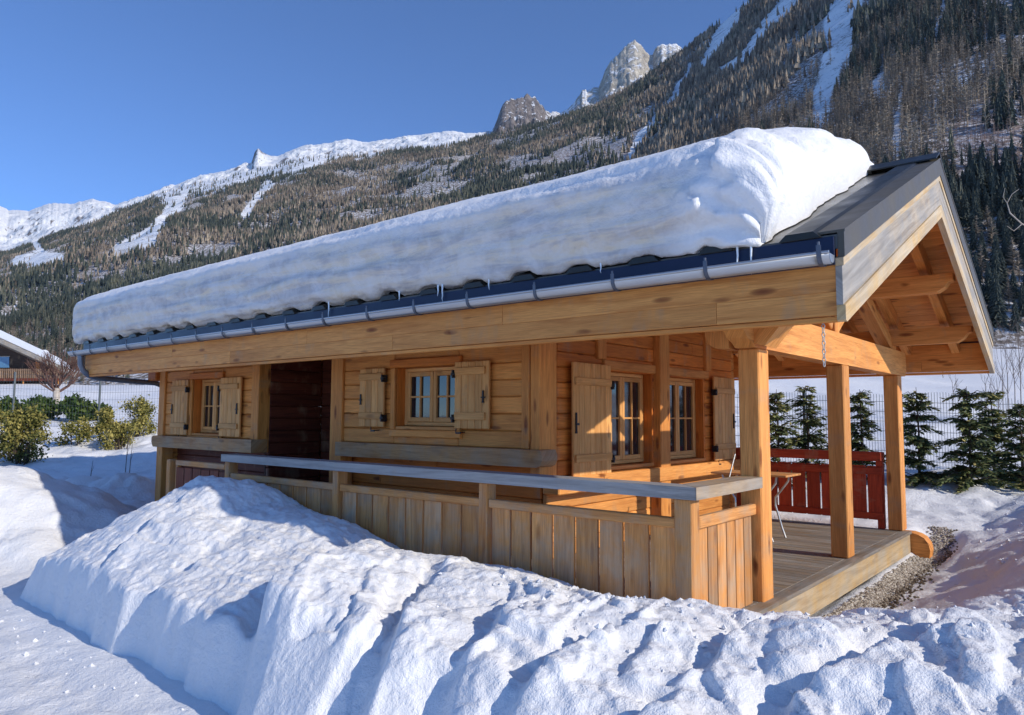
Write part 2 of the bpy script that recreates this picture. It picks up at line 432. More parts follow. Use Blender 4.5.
# ---- windows and shutters
def mapper(kind, face):
    if kind == 'front': return lambda mb, a0, a1, b0, b1, z0, z1, ch=.006, t=None: mb.box(a0, a1, face-b1, face-b0, z0, z1, ch, t)
    return lambda mb, a0, a1, b0, b1, z0, z1, ch=.006, t=None: mb.box(face+b0, face+b1, a0, a1, z0, z1, ch, t)
def window(kind, face, a0, a1, z0, z1, sashes, rows, cols, depth, trim=True, curtain=False):
    mp = mapper(kind, face); d1 = -depth; d0 = d1-.05
    m = MB(); fr = .05
    mp(m, a0+.004, a0+fr, d0, d1, z0+.004, z1-.004); mp(m, a1-fr, a1-.004, d0, d1, z0+.004, z1-.004)
    mp(m, a0+fr+.001, a1-fr-.001, d0, d1, z0+.004, z0+fr); mp(m, a0+fr+.001, a1-fr-.001, d0, d1, z1-fr, z1-.004)
    win = part(m, 'window', 'shutter')
    A0, A1, Z0, Z1 = a0+fr+.003, a1-fr-.003, z0+fr+.003, z1-fr-.003
    w = (A1-A0)/sashes
    for k in range(sashes):
        s0, s1 = A0+w*k+.003, A0+w*(k+1)-.003; sf = .055
        m = MB()
        mp(m, s0, s0+sf, d0+.012, d1+.012, Z0, Z1); mp(m, s1-sf, s1, d0+.012, d1+.012, Z0, Z1)
        mp(m, s0+sf+.001, s1-sf-.001, d0+.012, d1+.012, Z0, Z0+sf); mp(m, s0+sf+.001, s1-sf-.001, d0+.012, d1+.012, Z1-sf, Z1)
        for c in range(1, cols):
            x = s0+sf+(s1-s0-2*sf)*c/cols; mp(m, x-.011, x+.011, d0+.02, d1+.006, Z0+sf+.001, Z1-sf-.001, .003)
        for r in range(1, rows):
            zz = Z0+sf+(Z1-Z0-2*sf)*r/rows; mp(m, s0+sf+.001, s1-sf-.001, d0+.022, d1+.003, zz-.011, zz+.011, .003)
        part(m, 'sash', 'shutter', win)
        m = MB(); mp(m, s0+sf-.01, s1-sf+.01, d0+.025, d0+.031, Z0+sf-.01, Z1-sf+.01, .001); part(m, 'pane', 'glass', win)
    # reveal and sill
    m = MB(); mp(m, a0-.002, a1+.002, d1+.002, .015, z0-.04, z0-.002, .004); part(m, 'sill', 'beam', win)
    m = MB(); mp(m, a0-.035, a0, d0-.02, -.008, z0-.04, z1, .004); mp(m, a1, a1+.035, d0-.02, -.008, z0-.04, z1, .004); mp(m, a0-.03, a1+.03, d0-.02, -.008, z1, z1+.03, .004)
    mp(m, a0-.03, a1+.03, d0-.08, d0-.04, z0-.04, z1+.03, .004)
    part(m, 'reveal', 'shade_wood', win)
    if trim:
        m = MB(); mp(m, a0-.09, a1+.09, .0, .05, z1+.0, z1+.10, .008); part(m, 'lintel', 'shade_wood', win)
        m = MB(); mp(m, a0-.085, a0-.002, .0, .035, z0-.041, z1-.002, .006); part(m, 'trim', 'larch', win)
        m = MB(); mp(m, a1+.002, a1+.085, .0, .035, z0-.041, z1-.002, .006); part(m, 'trim', 'larch', win)
        m = MB(); mp(m, a0-.09, a1+.09, .0, .045, z0-.13, z0-.043, .008); part(m, 'trim', 'larch', win)
    return win
def shutter(kind, face, a0, a1, z0, z1, hinge, off=.035):
    """hinge = -1 when the hinges are at a0, +1 when at a1"""
    mp = mapper(kind, face); n = max(3, round((a1-a0)/.115)); w = (a1-a0)/n; m = MB()
    for k in range(n): mp(m, a0+w*k+.0015, a0+w*(k+1)-.0015, off, off+.032, z0, z1, .006)
    sh = part(m, 'shutter', 'shutter')
    h = z1-z0; zs = (z0+.13*h, z0+.80*h)
    for zz in zs:
        m = MB(); mp(m, a0+.02, a1-.05 if hinge < 0 else a1-.02, off+.0325, off+.06, zz, zz+.085, .008); part(m, 'batten', 'shutter', sh)
    for zz in zs:
        m = MB(); x = a0-.03 if hinge < 0 else a1-.03
        mp(m, x, x+.06, off+.01, off+.068, zz+.0, zz+.03, .003); mp(m, x+.02, x+.04, off-.02, off+.075, zz-.03, zz+.06, .003)
        part(m, 'hinge', 'iron', sh)
    m = MB(); x = a1-.09 if hinge < 0 else a0+.03
    mp(m, x, x+.02, off+.0325, off+.05, z0+.40*h, z0+.56*h, .003); mp(m, x-.01, x+.05, off+.045, off+.06, z0+.45*h, z0+.47*h, .003)
    mp(m, x-.005, x+.025, off+.0325, off+.05, z0+.38*h, z0+.40*h, .003)
    part(m, 'latch', 'iron', sh)
    m = MB(); x = a0+.1 if hinge < 0 else a1-.16
    mp(m, x, x+.012, .0, off+.06, z0-.05, z0-.038, .002); mp(m, x-.05, x+.03, off+.05, off+.062, z0-.06, z0-.04, .002); mp(m, x-.05, x-.04, off+.05, off+.062, z0-.04, z0+.0, .002)
    part(m, 'shutter_catch', 'iron', sh)
    return sh
window('front', 1.2, -4.56, -3.52, 1.40, 2.12, 2, 2, 2, .13)
shutter('front', 1.2, -5.21, -4.73, 1.385, 2.125, 1)
shutter('front', 1.2, -3.50, -2.97, 1.385, 2.145, -1)
window('front', 1.2, -9.68, -8.76, 1.22, 2.12, 2, 2, 2, .14)
shutter('front', 1.2, -10.32, -9.76, 1.18, 2.115, 1)
shutter('front', 1.2, -8.70, -8.09, 1.185, 2.115, -1)
window('gable', XW, 2.50, 3.60, .94, 2.08, 2, 2, 2, .13, False)
window('gable', XW, 3.94, 5.13, .94, 2.08, 2, 2, 2, .13, False)
shutter('gable', XW, 1.68, 2.45, .86, 2.13, 1, .06)
shutter('gable', XW, 5.30, 6.04, .89, 2.125, -1, .06)
# ---- deck
b = MB(); y = .02
while y < 6.30:
    y2 = min(y+.138, 6.30)
    cuts = [-7.9, random.uniform(-6, -3), .0]
    for c0, c1 in zip(cuts, cuts[1:]): b.box(c0+.001, c1-.001, y, y2-.007, -.035, 0, .004)
    y = y2
deck = part(b, 'deck', 'deck')
b = MB(); b.box(.003, .125, -.02, 6.30, -.036, .002, .006); part(b, 'edge_board', 'deck', deck)
b = MB(); b.box(.06, .105, .0, 6.28, -.29, -.038, .006); part(b, 'fascia', 'yellow', deck)
b = MB(); b.prism([(-.1, -.34), (.32, -.34), (.335, -.24), (.32, -.16), (.27, -.08), (.20, -.04), (.12, -.02), (-.1, -.02)], 1, 6.305, 6.54, 1.0); part(b, 'sill_log', 'beam', deck)
b = MB()
for x in (-7.5, -5, -2.5, -.3): b.box(x, x+.12, .1, 6.3, -.4, -.037, .005)
part(b, 'joist', 'brown', deck)

# ---- porch posts and truss
PY = (1.18, 3.64, 6.20)
for y in PY:
    b = MB(); b.box(-.145, .04, y, y+.23, .003 if y > 2 else -.35, 2.118, .012); part(b, 'porch_post', 'beam')
b = MB()
b.prism([(.55, 2.46), (6.70, 2.46), (6.76, 2.40), (6.76, 2.20), (6.68, 2.12), (1.12, 2.12), (1.05, 2.16), (.95, 2.19), (.82, 2.30)], 0, -.14, .037, 1.02)
tie = part(b, 'tie_beam', 'beam')
# corbels at the corner post
b = MB(); b.prism([(-.42, 2.46), (-.42, 2.24), (-.39, 2.17), (-.33, 2.13), (-.20, 2.12), (-.186, 2.46)], 1, 1.13, 1.40, .95); part(b, 'corbel', 'beam')
b = MB(); b.prism([(-.006, 2.46), (-.006, 2.24), (.03, 2.15), (.12, 2.125), (.40, 2.46)], 1, 1.10, 1.38, 1.0); part(b, 'corbel', 'beam')
b = MB(); b.box(-.165, -.03, 3.655, 3.80, 2.462, 3.65, .01); part(b, 'king_post', 'beam')
for sg in (-1, 1):
    b = MB(); b.bar((-.1, RY+sg*.09, zt(RY)-.62), (-.1, RY+sg*2.75, zt(RY+2.75)-.62), .16, .17, (1, 0, 0), .01); part(b, 'principal_rafter', 'beam')
    b = MB(); b.bar((-.1, RY+sg*.1, 2.55), (-.1, RY+sg*1.0, 3.10), .12, .13, (1, 0, 0), .01); part(b, 'brace', 'beam')
for y in (1.28, 2.45, RY, 5.05, 6.28):
    zb = zt(y)-.41-(.10 if y < 3 else 0)
    b = MB()
    b.prism([(-2.3, zb), (.93, zb), (.93, zb-.08), (.88, zb-.10), (.84, zb-.16), (.76, zb-.21), (-2.3, zb-.21)], 1, y-.09, y+.09, 1.0)
    part(b, 'purlin', 'beam')
# ---- roof: boards, rafters, sheets
for sg, ye in ((-1, EY0), (1, EY1)):
    b = MB(); n = 26; L = abs(ye-RY)
    for k in range(n):
        ya, yb = RY+sg*L*k/n, RY+sg*L*(k+1)/n-sg*.004
        ym = (ya+yb)/2
        b.prism([(ya, zt(ya)-.10), (yb, zt(yb)-.10), (yb, zt(yb)-.13), (ya, zt(ya)-.13)], 0, XL+.03, XG-.06)
    part(b, 'roof_sheathing', 'beam')
    for x in np.arange(XL+.15, XG-.1, .62):
        b = MB(); y0 = RY+sg*.02; y1 = ye-sg*.08
        b.prism([(y0, zt(y0)-.131), (y1, zt(y1)-.131), (y1, zt(y1)-.28), (y1-sg*.04, zt(y1-sg*.04)-.33), (y0, zt(y0)-.33)], 0, x, x+.10)
        part(b, 'rafter', 'beam')
    b = MB(); y0 = RY; 
    b.prism([(y0, zt(y0)), (ye, zt(ye)), (ye, zt(ye)-.095), (y0, zt(y0)-.095)], 0, XL, XG-.01, 1.0)
    roof = part(b, 'roof', 'roofsheet')
    b = MB()
    for k in range(-20, 3):
        x = -.45+.6*k+.02
        if x < XL+.05: continue
        y1 = ye+sg*.03; w0, w1 = .14, .09
        for (ya, yb) in ((RY+sg*.12, y1),):
            V = [(x-w0, ya, zt(ya)+.002), (x+w0, ya, zt(ya)+.002), (x+w1, ya, zt(ya)+.048), (x-w1, ya, zt(ya)+.048),
                 (x-w0, yb, zt(yb)+.002), (x+w0, yb, zt(yb)+.002), (x+w1, yb, zt(yb)+.048), (x-w1, yb, zt(yb)+.048)]
            F = [[0, 1, 2, 3], [7, 6, 5, 4], [1, 5, 6, 2], [2, 6, 7, 3], [3, 7, 4, 0], [0, 4, 5, 1]]
            if sg < 0: F = [f[::-1] for f in F]
            b.add(V, F, [[(0, 0)]*4]*6, 1.0)
    part(b, 'roof_rib', 'metal', roof)
    # eave trim: dark blue drip metal
    b = MB(); yo = ye+sg*.0
    b.box(XL+.02, XG-.03, *(sorted((yo-sg*.03, yo+sg*.012))), zt(ye)-.20, zt(ye)-.012, .003, 1.0); part(b, 'eave_trim', 'blue', roof)
    # gable boards
    for xa, xb, mt, d0, d1, nm in ((XG-.012, XG+.03, 'metaltrim', -.012, .155, 'gable_trim'), (XG-.03, XG+.022, 'yellow', .158, .212, 'barge_lath'), (XG-.03, XG+.012, 'barge', .214, .47, 'barge_board'), (XG-.03, XG+.026, 'yellow', .472, .60, 'barge_board')):
        b = MB(); y0 = RY; e = ye
        if nm == 'barge_board' and mt == 'yellow':
            poly = [(y0, zt(y0)-d0), (e, zt(e)-d0), (e, zt(e)-d1+.03), (e-sg*.03, zt(e)-d1+.02), (y0, zt(y0)-d1)]
        else: poly = [(y0, zt(y0)-d0), (e, zt(e)-d0), (e, zt(e)-d1), (y0, zt(y0)-d1)]
        b.prism(poly, 0, xa, xb, 1.0)
        part(b, nm, mt)
    b = MB(); b.prism([(RY, zt(RY)+.012), (ye, zt(ye)+.012), (ye, zt(ye)+.03), (RY, zt(RY)+.03)], 0, XG-.16, XG+.035, 1.0); part(b, 'gable_trim', 'metaltrim')
    b = MB(); b.prism([(RY, zt(RY)-.01), (ye, zt(ye)-.01), (ye, zt(ye)-.5), (RY, zt(RY)-.5)], 0, XL-.03, XL-.002, 1.0); part(b, 'barge_board', 'barge')
    # fascia board under the eave
    yf = ye-sg*.02
    b = MB(); ys = sorted((yf, yf+sg*.045-sg*.045*2))
    xs = [XL+.03, -8.2, -4.9, -1.9, XG-.032]
    for c0, c1 in zip(xs, xs[1:]):
        b.box(c0, c1-.002, ys[0], ys[1], zt(ye)-.3765, zt(ye)-.14, .0025); 
    xs = [XL+.03, -6.6, -3.4, .15, XG-.032]
    for c0, c1 in zip(xs, xs[1:]):
        b.box(c0, c1-.002, ys[0]+.002, ys[1]+.004, zt(ye)-.535, zt(ye)-.377, .0025)
    part(b, 'fascia_board', 'beam')
    b = MB(); b.box(XL+.03, XG-.035, ys[0]+.012, ys[1]+.02, zt(ye)-.575, zt(ye)-.54, .004); part(b, 'fascia_lath', 'larch')
b = MB(); b.prism([(RY-.2, zt(RY-.2)+.05), (RY, zt(RY)+.075), (RY+.2, zt(RY+.2)+.05), (RY+.2, zt(RY+.2)+.065), (RY, zt(RY)+.095), (RY-.2, zt(RY-.2)+.065)], 0, XL, XG+.03, .7); part(b, 'ridge_cap', 'metal')
# purlin ends sticking out of the left end wall
b = MB(); b.box(-11.20, -10.88, 1.10, 1.30, 2.13, 2.33, .02, .8); part(b, 'purlin', 'shade_wood')

# ---- gutter
def gutter_piece(y, z, x0, x1, r=.064, out=-1):
    V = []; F = []; n = 12
    for rr in (r, r-.006):
        for x in (x0, x1):
            for k in range(n+1):
                a = math.pi*k/n; V.append((x, y+out*rr*math.cos(a), z-rr*math.sin(a)))
    N = n+1
    for k in range(n):
        F.append([k, k+1, N+k+1, N+k]); F.append([2*N+k, 3*N+k, 3*N+k+1, 2*N+k+1])
        F.append([k, 2*N+k, 2*N+k+1, k+1]); F.append([N+k, N+k+1, 3*N+k+1, 3*N+k])
    F.append([0, N, 3*N, 2*N]); F.append([n, 2*N+n, 3*N+n, N+n])
    mb = MB(); mb.add(V, F, [[(0, 0)]*4]*len(F), 1.0, True)
    mb.tube([(x0, y+out*r, z+.004), (x1, y+out*r, z+.004)], .011, 8, 1.0)
    for x in (x0, x1):
        c = [(x, y+out*r*math.cos(math.pi*k/n), z-r*math.sin(math.pi*k/n)) for k in range(N)]
        mb.add(c, [list(range(N))], [[(0, 0)]*N], 1.0)
    return mb
GY, GZ = -.025, 2.585
g = gutter_piece(GY, GZ, -11.62, XG-.02); gut = part(g, 'gutter', 'zinc')
for x in [.94-.0, .16, -.61, -1.38, -2.16, -2.87, -3.58, -4.33, -5.04, -5.75, -6.46, -7.14, -7.83, -8.54, -9.28, -10.0, -10.66, -11.36]:
    m = MB(); n = 10; r = .071
    pts = [(x, GY+.09, GZ+.035)]+[(x, GY+r*math.cos(math.pi*k/n), GZ-r*math.sin(math.pi*k/n)) for k in range(n+1)]+[(x, GY-r-.004, GZ+.05)]
    V = []; F = []
    for p in pts: V += [(p[0]-.015, p[1], p[2]), (p[0]+.015, p[1], p[2])]
    c = np.array([x, GY, GZ])
    for p in pts:
        d = np.array(p)-c; d = d/np.linalg.norm(d)*.006; V += [(p[0]-.015, p[1]+d[1], p[2]+d[2]), (p[0]+.015, p[1]+d[1], p[2]+d[2])]
    k0 = 2*len(pts)
    for i in range(len(pts)-1):
        a = 2*i; F += [[a, a+1, a+3, a+2], [k0+a, k0+a+2, k0+a+3, k0+a+1], [a, a+2, k0+a+2, k0+a], [a+1, k0+a+1, k0+a+3, a+3]]
    m.add(V, F, [[(0, 0)]*4]*len(F), 1.0)
    m.tube([(x, GY-r, GZ+.03), (x, GY-r-.004, GZ+.075)], .009, 6)
    part(m, 'gutter_bracket', 'zincdark', gut)
g = gutter_piece(EY1+.08, GZ, XL, XG-.02, out=1); part(g, 'gutter', 'zinc')
m = MB()
px = -11.22
m.tube([(px, GY, GZ-.07), (px, GY+.01, 2.36), (px, GY+.05, 2.27), (px, GY+.14, 2.19), (px, GY+.3, 2.15), (px, .8, 2.12), (px, 1.25, 2.10), (px, 1.36, 2.06), (px, 1.42, 1.95), (px, 1.42, -.3)], .048, 12)
part(m, 'downpipe', 'pipe')

# ---- railings
rail = MB()
RX = [-6.40, -4.18, -2.06, -.145]
def boards(mb, a0, a1, n, fixed, z0, z1, axis, th=.024, gap=.018):
    w = (a1-a0)/n
    for k in range(n):
        p, q = a0+w*k+gap/2, a0+w*(k+1)-gap/2; dz = random.uniform(-.004, .004)
        if axis == 0: mb.box(p, q, fixed, fixed+th, z0, z1+dz, .004, random.uniform(.78, 1.15))
        else: mb.box(fixed-th, fixed, p, q, z0, z1+dz, .004, random.uniform(.78, 1.15))
for k in range(3): boards(rail, RX[k]+.105, RX[k+1]-.005, 8, .022, -.19, .735, 0)
boards(rail, .115, 1.13, 6, -.03, -.12, .73, 1)
rl = part(rail, 'railing', 'rail')
for x in RX:
    b = MB(); w = .10 if x < -1 else .14
    b.box(x, x+w, -.03, .10, -.45, .938, .008); part(b, 'post', 'rail', rl)
b = MB()
for k in range(3): b.box(RX[k]+.102, RX[k+1]-.002, -.012, .052, .722, .795, .007)
part(b, 'mid_rail', 'rail', rl)
b = MB(); b.box(-.058, -.004, .102, 1.172, .715, .805, .008); part(b, 'mid_rail', 'rail', rl)
b = MB(); b.box(-.058, -.004, .102, 1.172, -.23, -.13, .008); part(b, 'bottom_rail', 'rail', rl)
b = MB()
for k in range(3): b.box(RX[k]+.102, RX[k+1]-.002, .0, .05, -.26, -.18, .006)
part(b, 'bottom_rail', 'rail', rl)
b = MB(); cs = [-6.40, -3.6, -.125]
b.prism([(-6.42, -.072), (.05, -.072), (-.16, .135), (-6.42, .135)], 2, .94, 1.03, .95); part(b, 'handrail', 'cap', rl)
b = MB(); b.prism([(.052, -.068), (.052, 1.178), (-.157, 1.178), (-.157, .137)], 2, .941, 1.031, 1.0); part(b, 'handrail', 'cap_sunlit', rl)
# left railing, dark boards with the wall's shade put into their colour
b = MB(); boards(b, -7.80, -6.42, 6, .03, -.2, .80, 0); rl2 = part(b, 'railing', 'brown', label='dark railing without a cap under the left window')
b = MB(); b.box(-7.72, -6.42, -.02, .05, .83, .90, .008); part(b, 'handrail', 'rail', rl2)
b = MB(); b.box(-7.98, -7.88, -.02, .08, -.4, .90, .008); part(b, 'post', 'rail', rl2)
b = MB(); b.box(-7.86, -7.80, .05, .11, -.4, .82, .008); part(b, 'post', 'rail', rl2)
# red railing at the back of the porch
b = MB(); boards(b, -2.28, -.2, 10, 6.235, .12, .86, 0, gap=.022); rl3 = part(b, 'railing', 'red', label='dark red stained railing at the back of the porch')
b = MB(); b.box(-2.3, -.195, 6.16, 6.34, .93, 1.055, .008); part(b, 'handrail', 'red', rl3)
b = MB(); b.box(-2.3, -.195, 6.205, 6.233, .74, .84, .006); part(b, 'mid_rail', 'red', rl3)
b = MB(); b.box(-2.3, -.195, 6.205, 6.233, .13, .22, .006); part(b, 'bottom_rail', 'red', rl3)
b = MB(); b.box(-2.3, -2.2, 6.2, 6.3, 0, .93, .006); b.box(-.29, -.2, 6.262, 6.34, 0, .93, .006); part(b, 'post', 'red', rl3)

# ================================================================== THINGS AT THE CHALET
tbl = empty('garden_table', (-1.2, 4.3, 0)); tag(tbl, 'small wooden folding table with bent metal legs on the porch', 'table')
b = MB()
for k in range(5): b.box(-1.75, -.78, 4.10+.11*k, 4.205+.11*k, .80, .825, .004)
part(b, 'table_top', 'rail', tbl)
for y in (4.16, 4.60):
    b = MB(); b.tube([(-.92, y, .795), (-.93, y, .72), (-1.02, y, .60), (-1.10, y, .50), (-1.10, y, .40), (-1.02, y, .12), (-.98, y, .004)], .014, 8); part(b, 'leg', 'steel', tbl)
    b = MB(); b.tube([(-1.62, y, .795), (-1.60, y, .72), (-1.52, y, .60), (-1.45, y, .50), (-1.45, y, .40), (-1.56, y, .12), (-1.60, y, .004)], .014, 8); part(b, 'leg', 'steel', tbl)
m = MB(); p0 = W(727, 486, 8.35); p1 = W(735, 454, 8.5)
m.tube([p0, p1], .009, 8)
tag(link('metal_rod', m.mesh('metal_rod'), M['steel']), 'thin grey metal rod leaning behind the porch corner post', 'rod')
def chain(name, top, n, l, label, r=.0042):
    m = MB(); z = top[2]
    for k in range(n):
        pts = []
        for i in range(13):
            a = 2*math.pi*i/12; u = .009*math.cos(a); v = l*.62*math.sin(a)
            pts.append((top[0]+(u if k % 2 else .3*u), top[1]+(.3*u if k % 2 else u), z-l*.5+v))
        m.tube(pts, r, 5, 1.0, False); z -= l
    return tag(link(name, m.mesh(name), M['chain']), label, 'chain')
_d = W(823, 320, 1.0)-CAM; _t = (.45-CAM[1])/_d[1]
chain('rain_chain', tuple(CAM+_t*_d), 11, .030, 'short steel link chain hanging below the near eave by the corner post', .0034)
chain('rain_chain', tuple(W(942, 352, 12.2)), 14, .03, 'thin chain hanging from the far eave at the back of the porch')

# ---- snow on the roof
def roof_snow():
    prof = [(.15, 2.775), (.06, 2.785), (.005, 2.86), (-.03, 3.00), (-.05, 3.16), (-.06, 3.32), (-.05, 3.425), (.02, 3.505), (.12, 3.56), (.4, 3.685), (.8, 3.865), (1.4, 4.115), (2.1, 4.39), (2.8, 4.63), (3.3, 4.75), (3.68, 4.785), (4.1, 4.73),
            (4.8, 4.50), (5.6, 4.20), (6.4, 3.86), (7.0, 3.56), (7.3, 3.3), (7.36, 3.05), (7.25, 2.80), (7.15, 2.775)]
    P = np.array(prof); d = np.r_[0, np.cumsum(np.hypot(*np.diff(P, axis=0).T))]
    k = 190; q = np.linspace(0, 1, k)**1.5; t = d[-1]*q
    y = np.interp(t, d, P[:, 0]); z = np.interp(t, d, P[:, 1])
    for _ in range(2):
        y[1:-1] = (y[:-2]+2*y[1:-1]+y[2:])/4; z[1:-1] = (z[:-2]+2*z[1:-1]+z[2:])/4
    ny = np.gradient(z); nz = -np.gradient(y); ln = np.hypot(ny, nz); ny /= -ln; nz /= -ln
    ny, nz = ny, nz
    by = np.clip(y, EY0+.03, EY1-.03); bz = ZR-SL*np.abs(by-RY)+.01
    xs = np.r_[np.linspace(-11.82, -11.2, 30, endpoint=False), np.linspace(-11.2, -.7, 300, endpoint=False), np.linspace(-.7, .62, 70)]
    X = xs[:, None]+0*y[None, :]; T = 0*X+t[None, :]
    # right end: an uneven, scooped face; left end rounded
    xr = .50+.09*fbm(T*2.3+3, T*0+7.3, 5, 3)-.08*sstep(1.6, 2.6, T)-.06*sstep(3.5, 5, T)
    X = np.where(X > -.7, -.7+(X+.7)*(xr+.7)/1.32, X); dr = np.clip(xr-X, 0, None); r0 = .34+.62*sstep(1.2, 2.8, T)+.12*fbm(T*1.1, T*0+2.1, 9, 2)
    sr = np.where(dr >= r0, 1, np.clip(1-(1-np.clip(dr/r0, 0, 1))**2.2, 0, 1)**(1/2.3))
    dl = np.clip(X+11.80, 0, None); sl = np.where(dl >= .45, 1, np.clip(1-(1-np.clip(dl/.45, 0, 1))**2.4, 0, 1)**(1/2.2))
    S = sr*sl
    front = np.exp(-((T-.5)/.6)**2)
    lay = T*5.2+.35*fbm(X*.5, T*0, 33, 3)+.12*X*.3
    n = .022*fbm(X*1.0, T*2.0, 21, 4)+front*(.045*fbm(X*.45, lay, 31, 4)+.045*(sstep(.35, .5, lay % 1.0)-sstep(.85, 1.0, lay % 1.0))*vnoise(X*.8, np.floor(lay), 35))+.010*fbm(X*9, T*9, 41, 3)+.006*fbm(X*26, T*26, 43, 2)
    en = np.exp(-((X-.32)/.36)**2)*(1-.55*sstep(1.0, 2.3, T))
    n += .16*fbm(X*1.7, T*2.4, 51, 4)*en+.09*(ridged(X*3, T*3.6, 53, 4)-.5)*en+.08*(sstep(-.03, .07, fbm(X*2.2, T*2.6, 55, 3))-.5)*en
    n += .022*fbm(X*.5, X*0+.3, 61, 3)
    X = X+(.10+.10*fbm(T*2.2, T*0+5, 57, 3))*np.clip(4*S*(1-S), 0, 1)*(X > -2)*(.4+.6*np.exp(-((T-1.0)/.9)**2))
    Y = by+(y-by)*S+ny*n*np.clip(S*1.5, 0, 1); Z = bz+(z-bz)*S+nz*n*np.clip(S*1.5, 0, 1)
    # scalloped lower edge between the roof ribs
    ph = (X+.43)/.6; bump = .05*np.clip(np.cos(2*math.pi*ph)*1.6-.1, -.35, 1)*np.exp(-(T/.14)**2)*(.4+.8*vnoise(X*1.7, X*0, 71))
    Z = np.maximum(Z+bump*S, np.where((Y > EY0) & (Y < EY1), ZR-SL*np.abs(Y-RY)+.004, 2.745-.05*vnoise(X*3.3, X*0+3, 73)))
    V = np.stack([X, Y, Z], -1).reshape(-1, 3); nu, nv = X.shape
    F = grid_faces(nu, nv)
    # floor of the slab
    cut = (1-sstep(.62, .82, T+.05*fbm(X*1.5, T*2, 81, 3)))*(1-sstep(-.35, .15, X+.3*fbm(T*2, X, 83, 3)))  # front mask for dirty layers and painted shade, fading at the sunlit end
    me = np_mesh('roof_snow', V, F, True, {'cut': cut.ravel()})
    return me
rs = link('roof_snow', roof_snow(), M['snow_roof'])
tag(rs, 'thick banded slab of snow lying on the chalet roof', 'roof snow')
ice_proto = []
M['ice'] = plain('icicle_ice', (.80, .86, .92), .12, 0, .05, 20, .6)
ice_at = [(.34, .20), (.44, .22), (-.81, .06), (-2.02, .07), (-2.62, .12), (-2.68, .06), (-3.24, .05), (-4.42, .14)]
for k, (x, l) in enumerate(ice_at):
    m = MB(); n = 6
    m.tube([(x+random.uniform(-.001, .001)*i, .045-.0*i, 2.80-(l+.05)*i/n) for i in range(n+1)], [.009*(1-i/n)**.7+.0015 for i in range(n+1)], 7, 1.0)
    o = link('icicle', m.mesh('icicle'), M['ice'])
    lab = {0: 'left one of the two long icicles hanging at the right end of the roof snow', 1: 'right one of the two long icicles hanging at the right end of the roof snow'}.get(k, 'small clear icicle hanging from the snow edge above the blue eave')
    tag(o, lab, 'icicle', 'icicles along the eave')

# ================================================================== GROUND
def to_ld(x, y):
    dx, dy = x-CAM[0], y-CAM[1]
    return dx*RGT[0]+dy*RGT[1], dx*FWD[0]+dy*FWD[1]
def from_ld(l, d): return CAM[0]+l*RGT[0]+d*FWD[0], CAM[1]+l*RGT[1]+d*FWD[1]
DL = [-200, 0, 4, 8, 12, 14.5, 17, 20, 24, 30, 36, 45, 60, 110, 300, 1500]
ZL = [-.5, -.5, -.5, -.48, -.34, -.12, .12, .36, .72, 1.2, 1.6, 2.5, 3.6, 5.2, 12, 40]
ZR_ = [-.4, -.4, -.4, -.36, .02, .36, .55, .75, 1.1, 1.8, 2.7, 4.0, 5.8, 11.5, 26, 60]
def ground_base(l, d):
    a = sstep(-.30, .25, l/np.maximum(d, 3))
    return np.interp(d, DL, ZL)*(1-a)+np.interp(d, DL, ZR_)*a
def bumpg(x, y, cx, cy, rx, ry, h, rot=0):
    c, s_ = math.cos(rot), math.sin(rot); u = ((x-cx)*c+(y-cy)*s_)/rx; v = (-(x-cx)*s_+(y-cy)*c)/ry
    return h*np.exp(-(u*u+v*v))
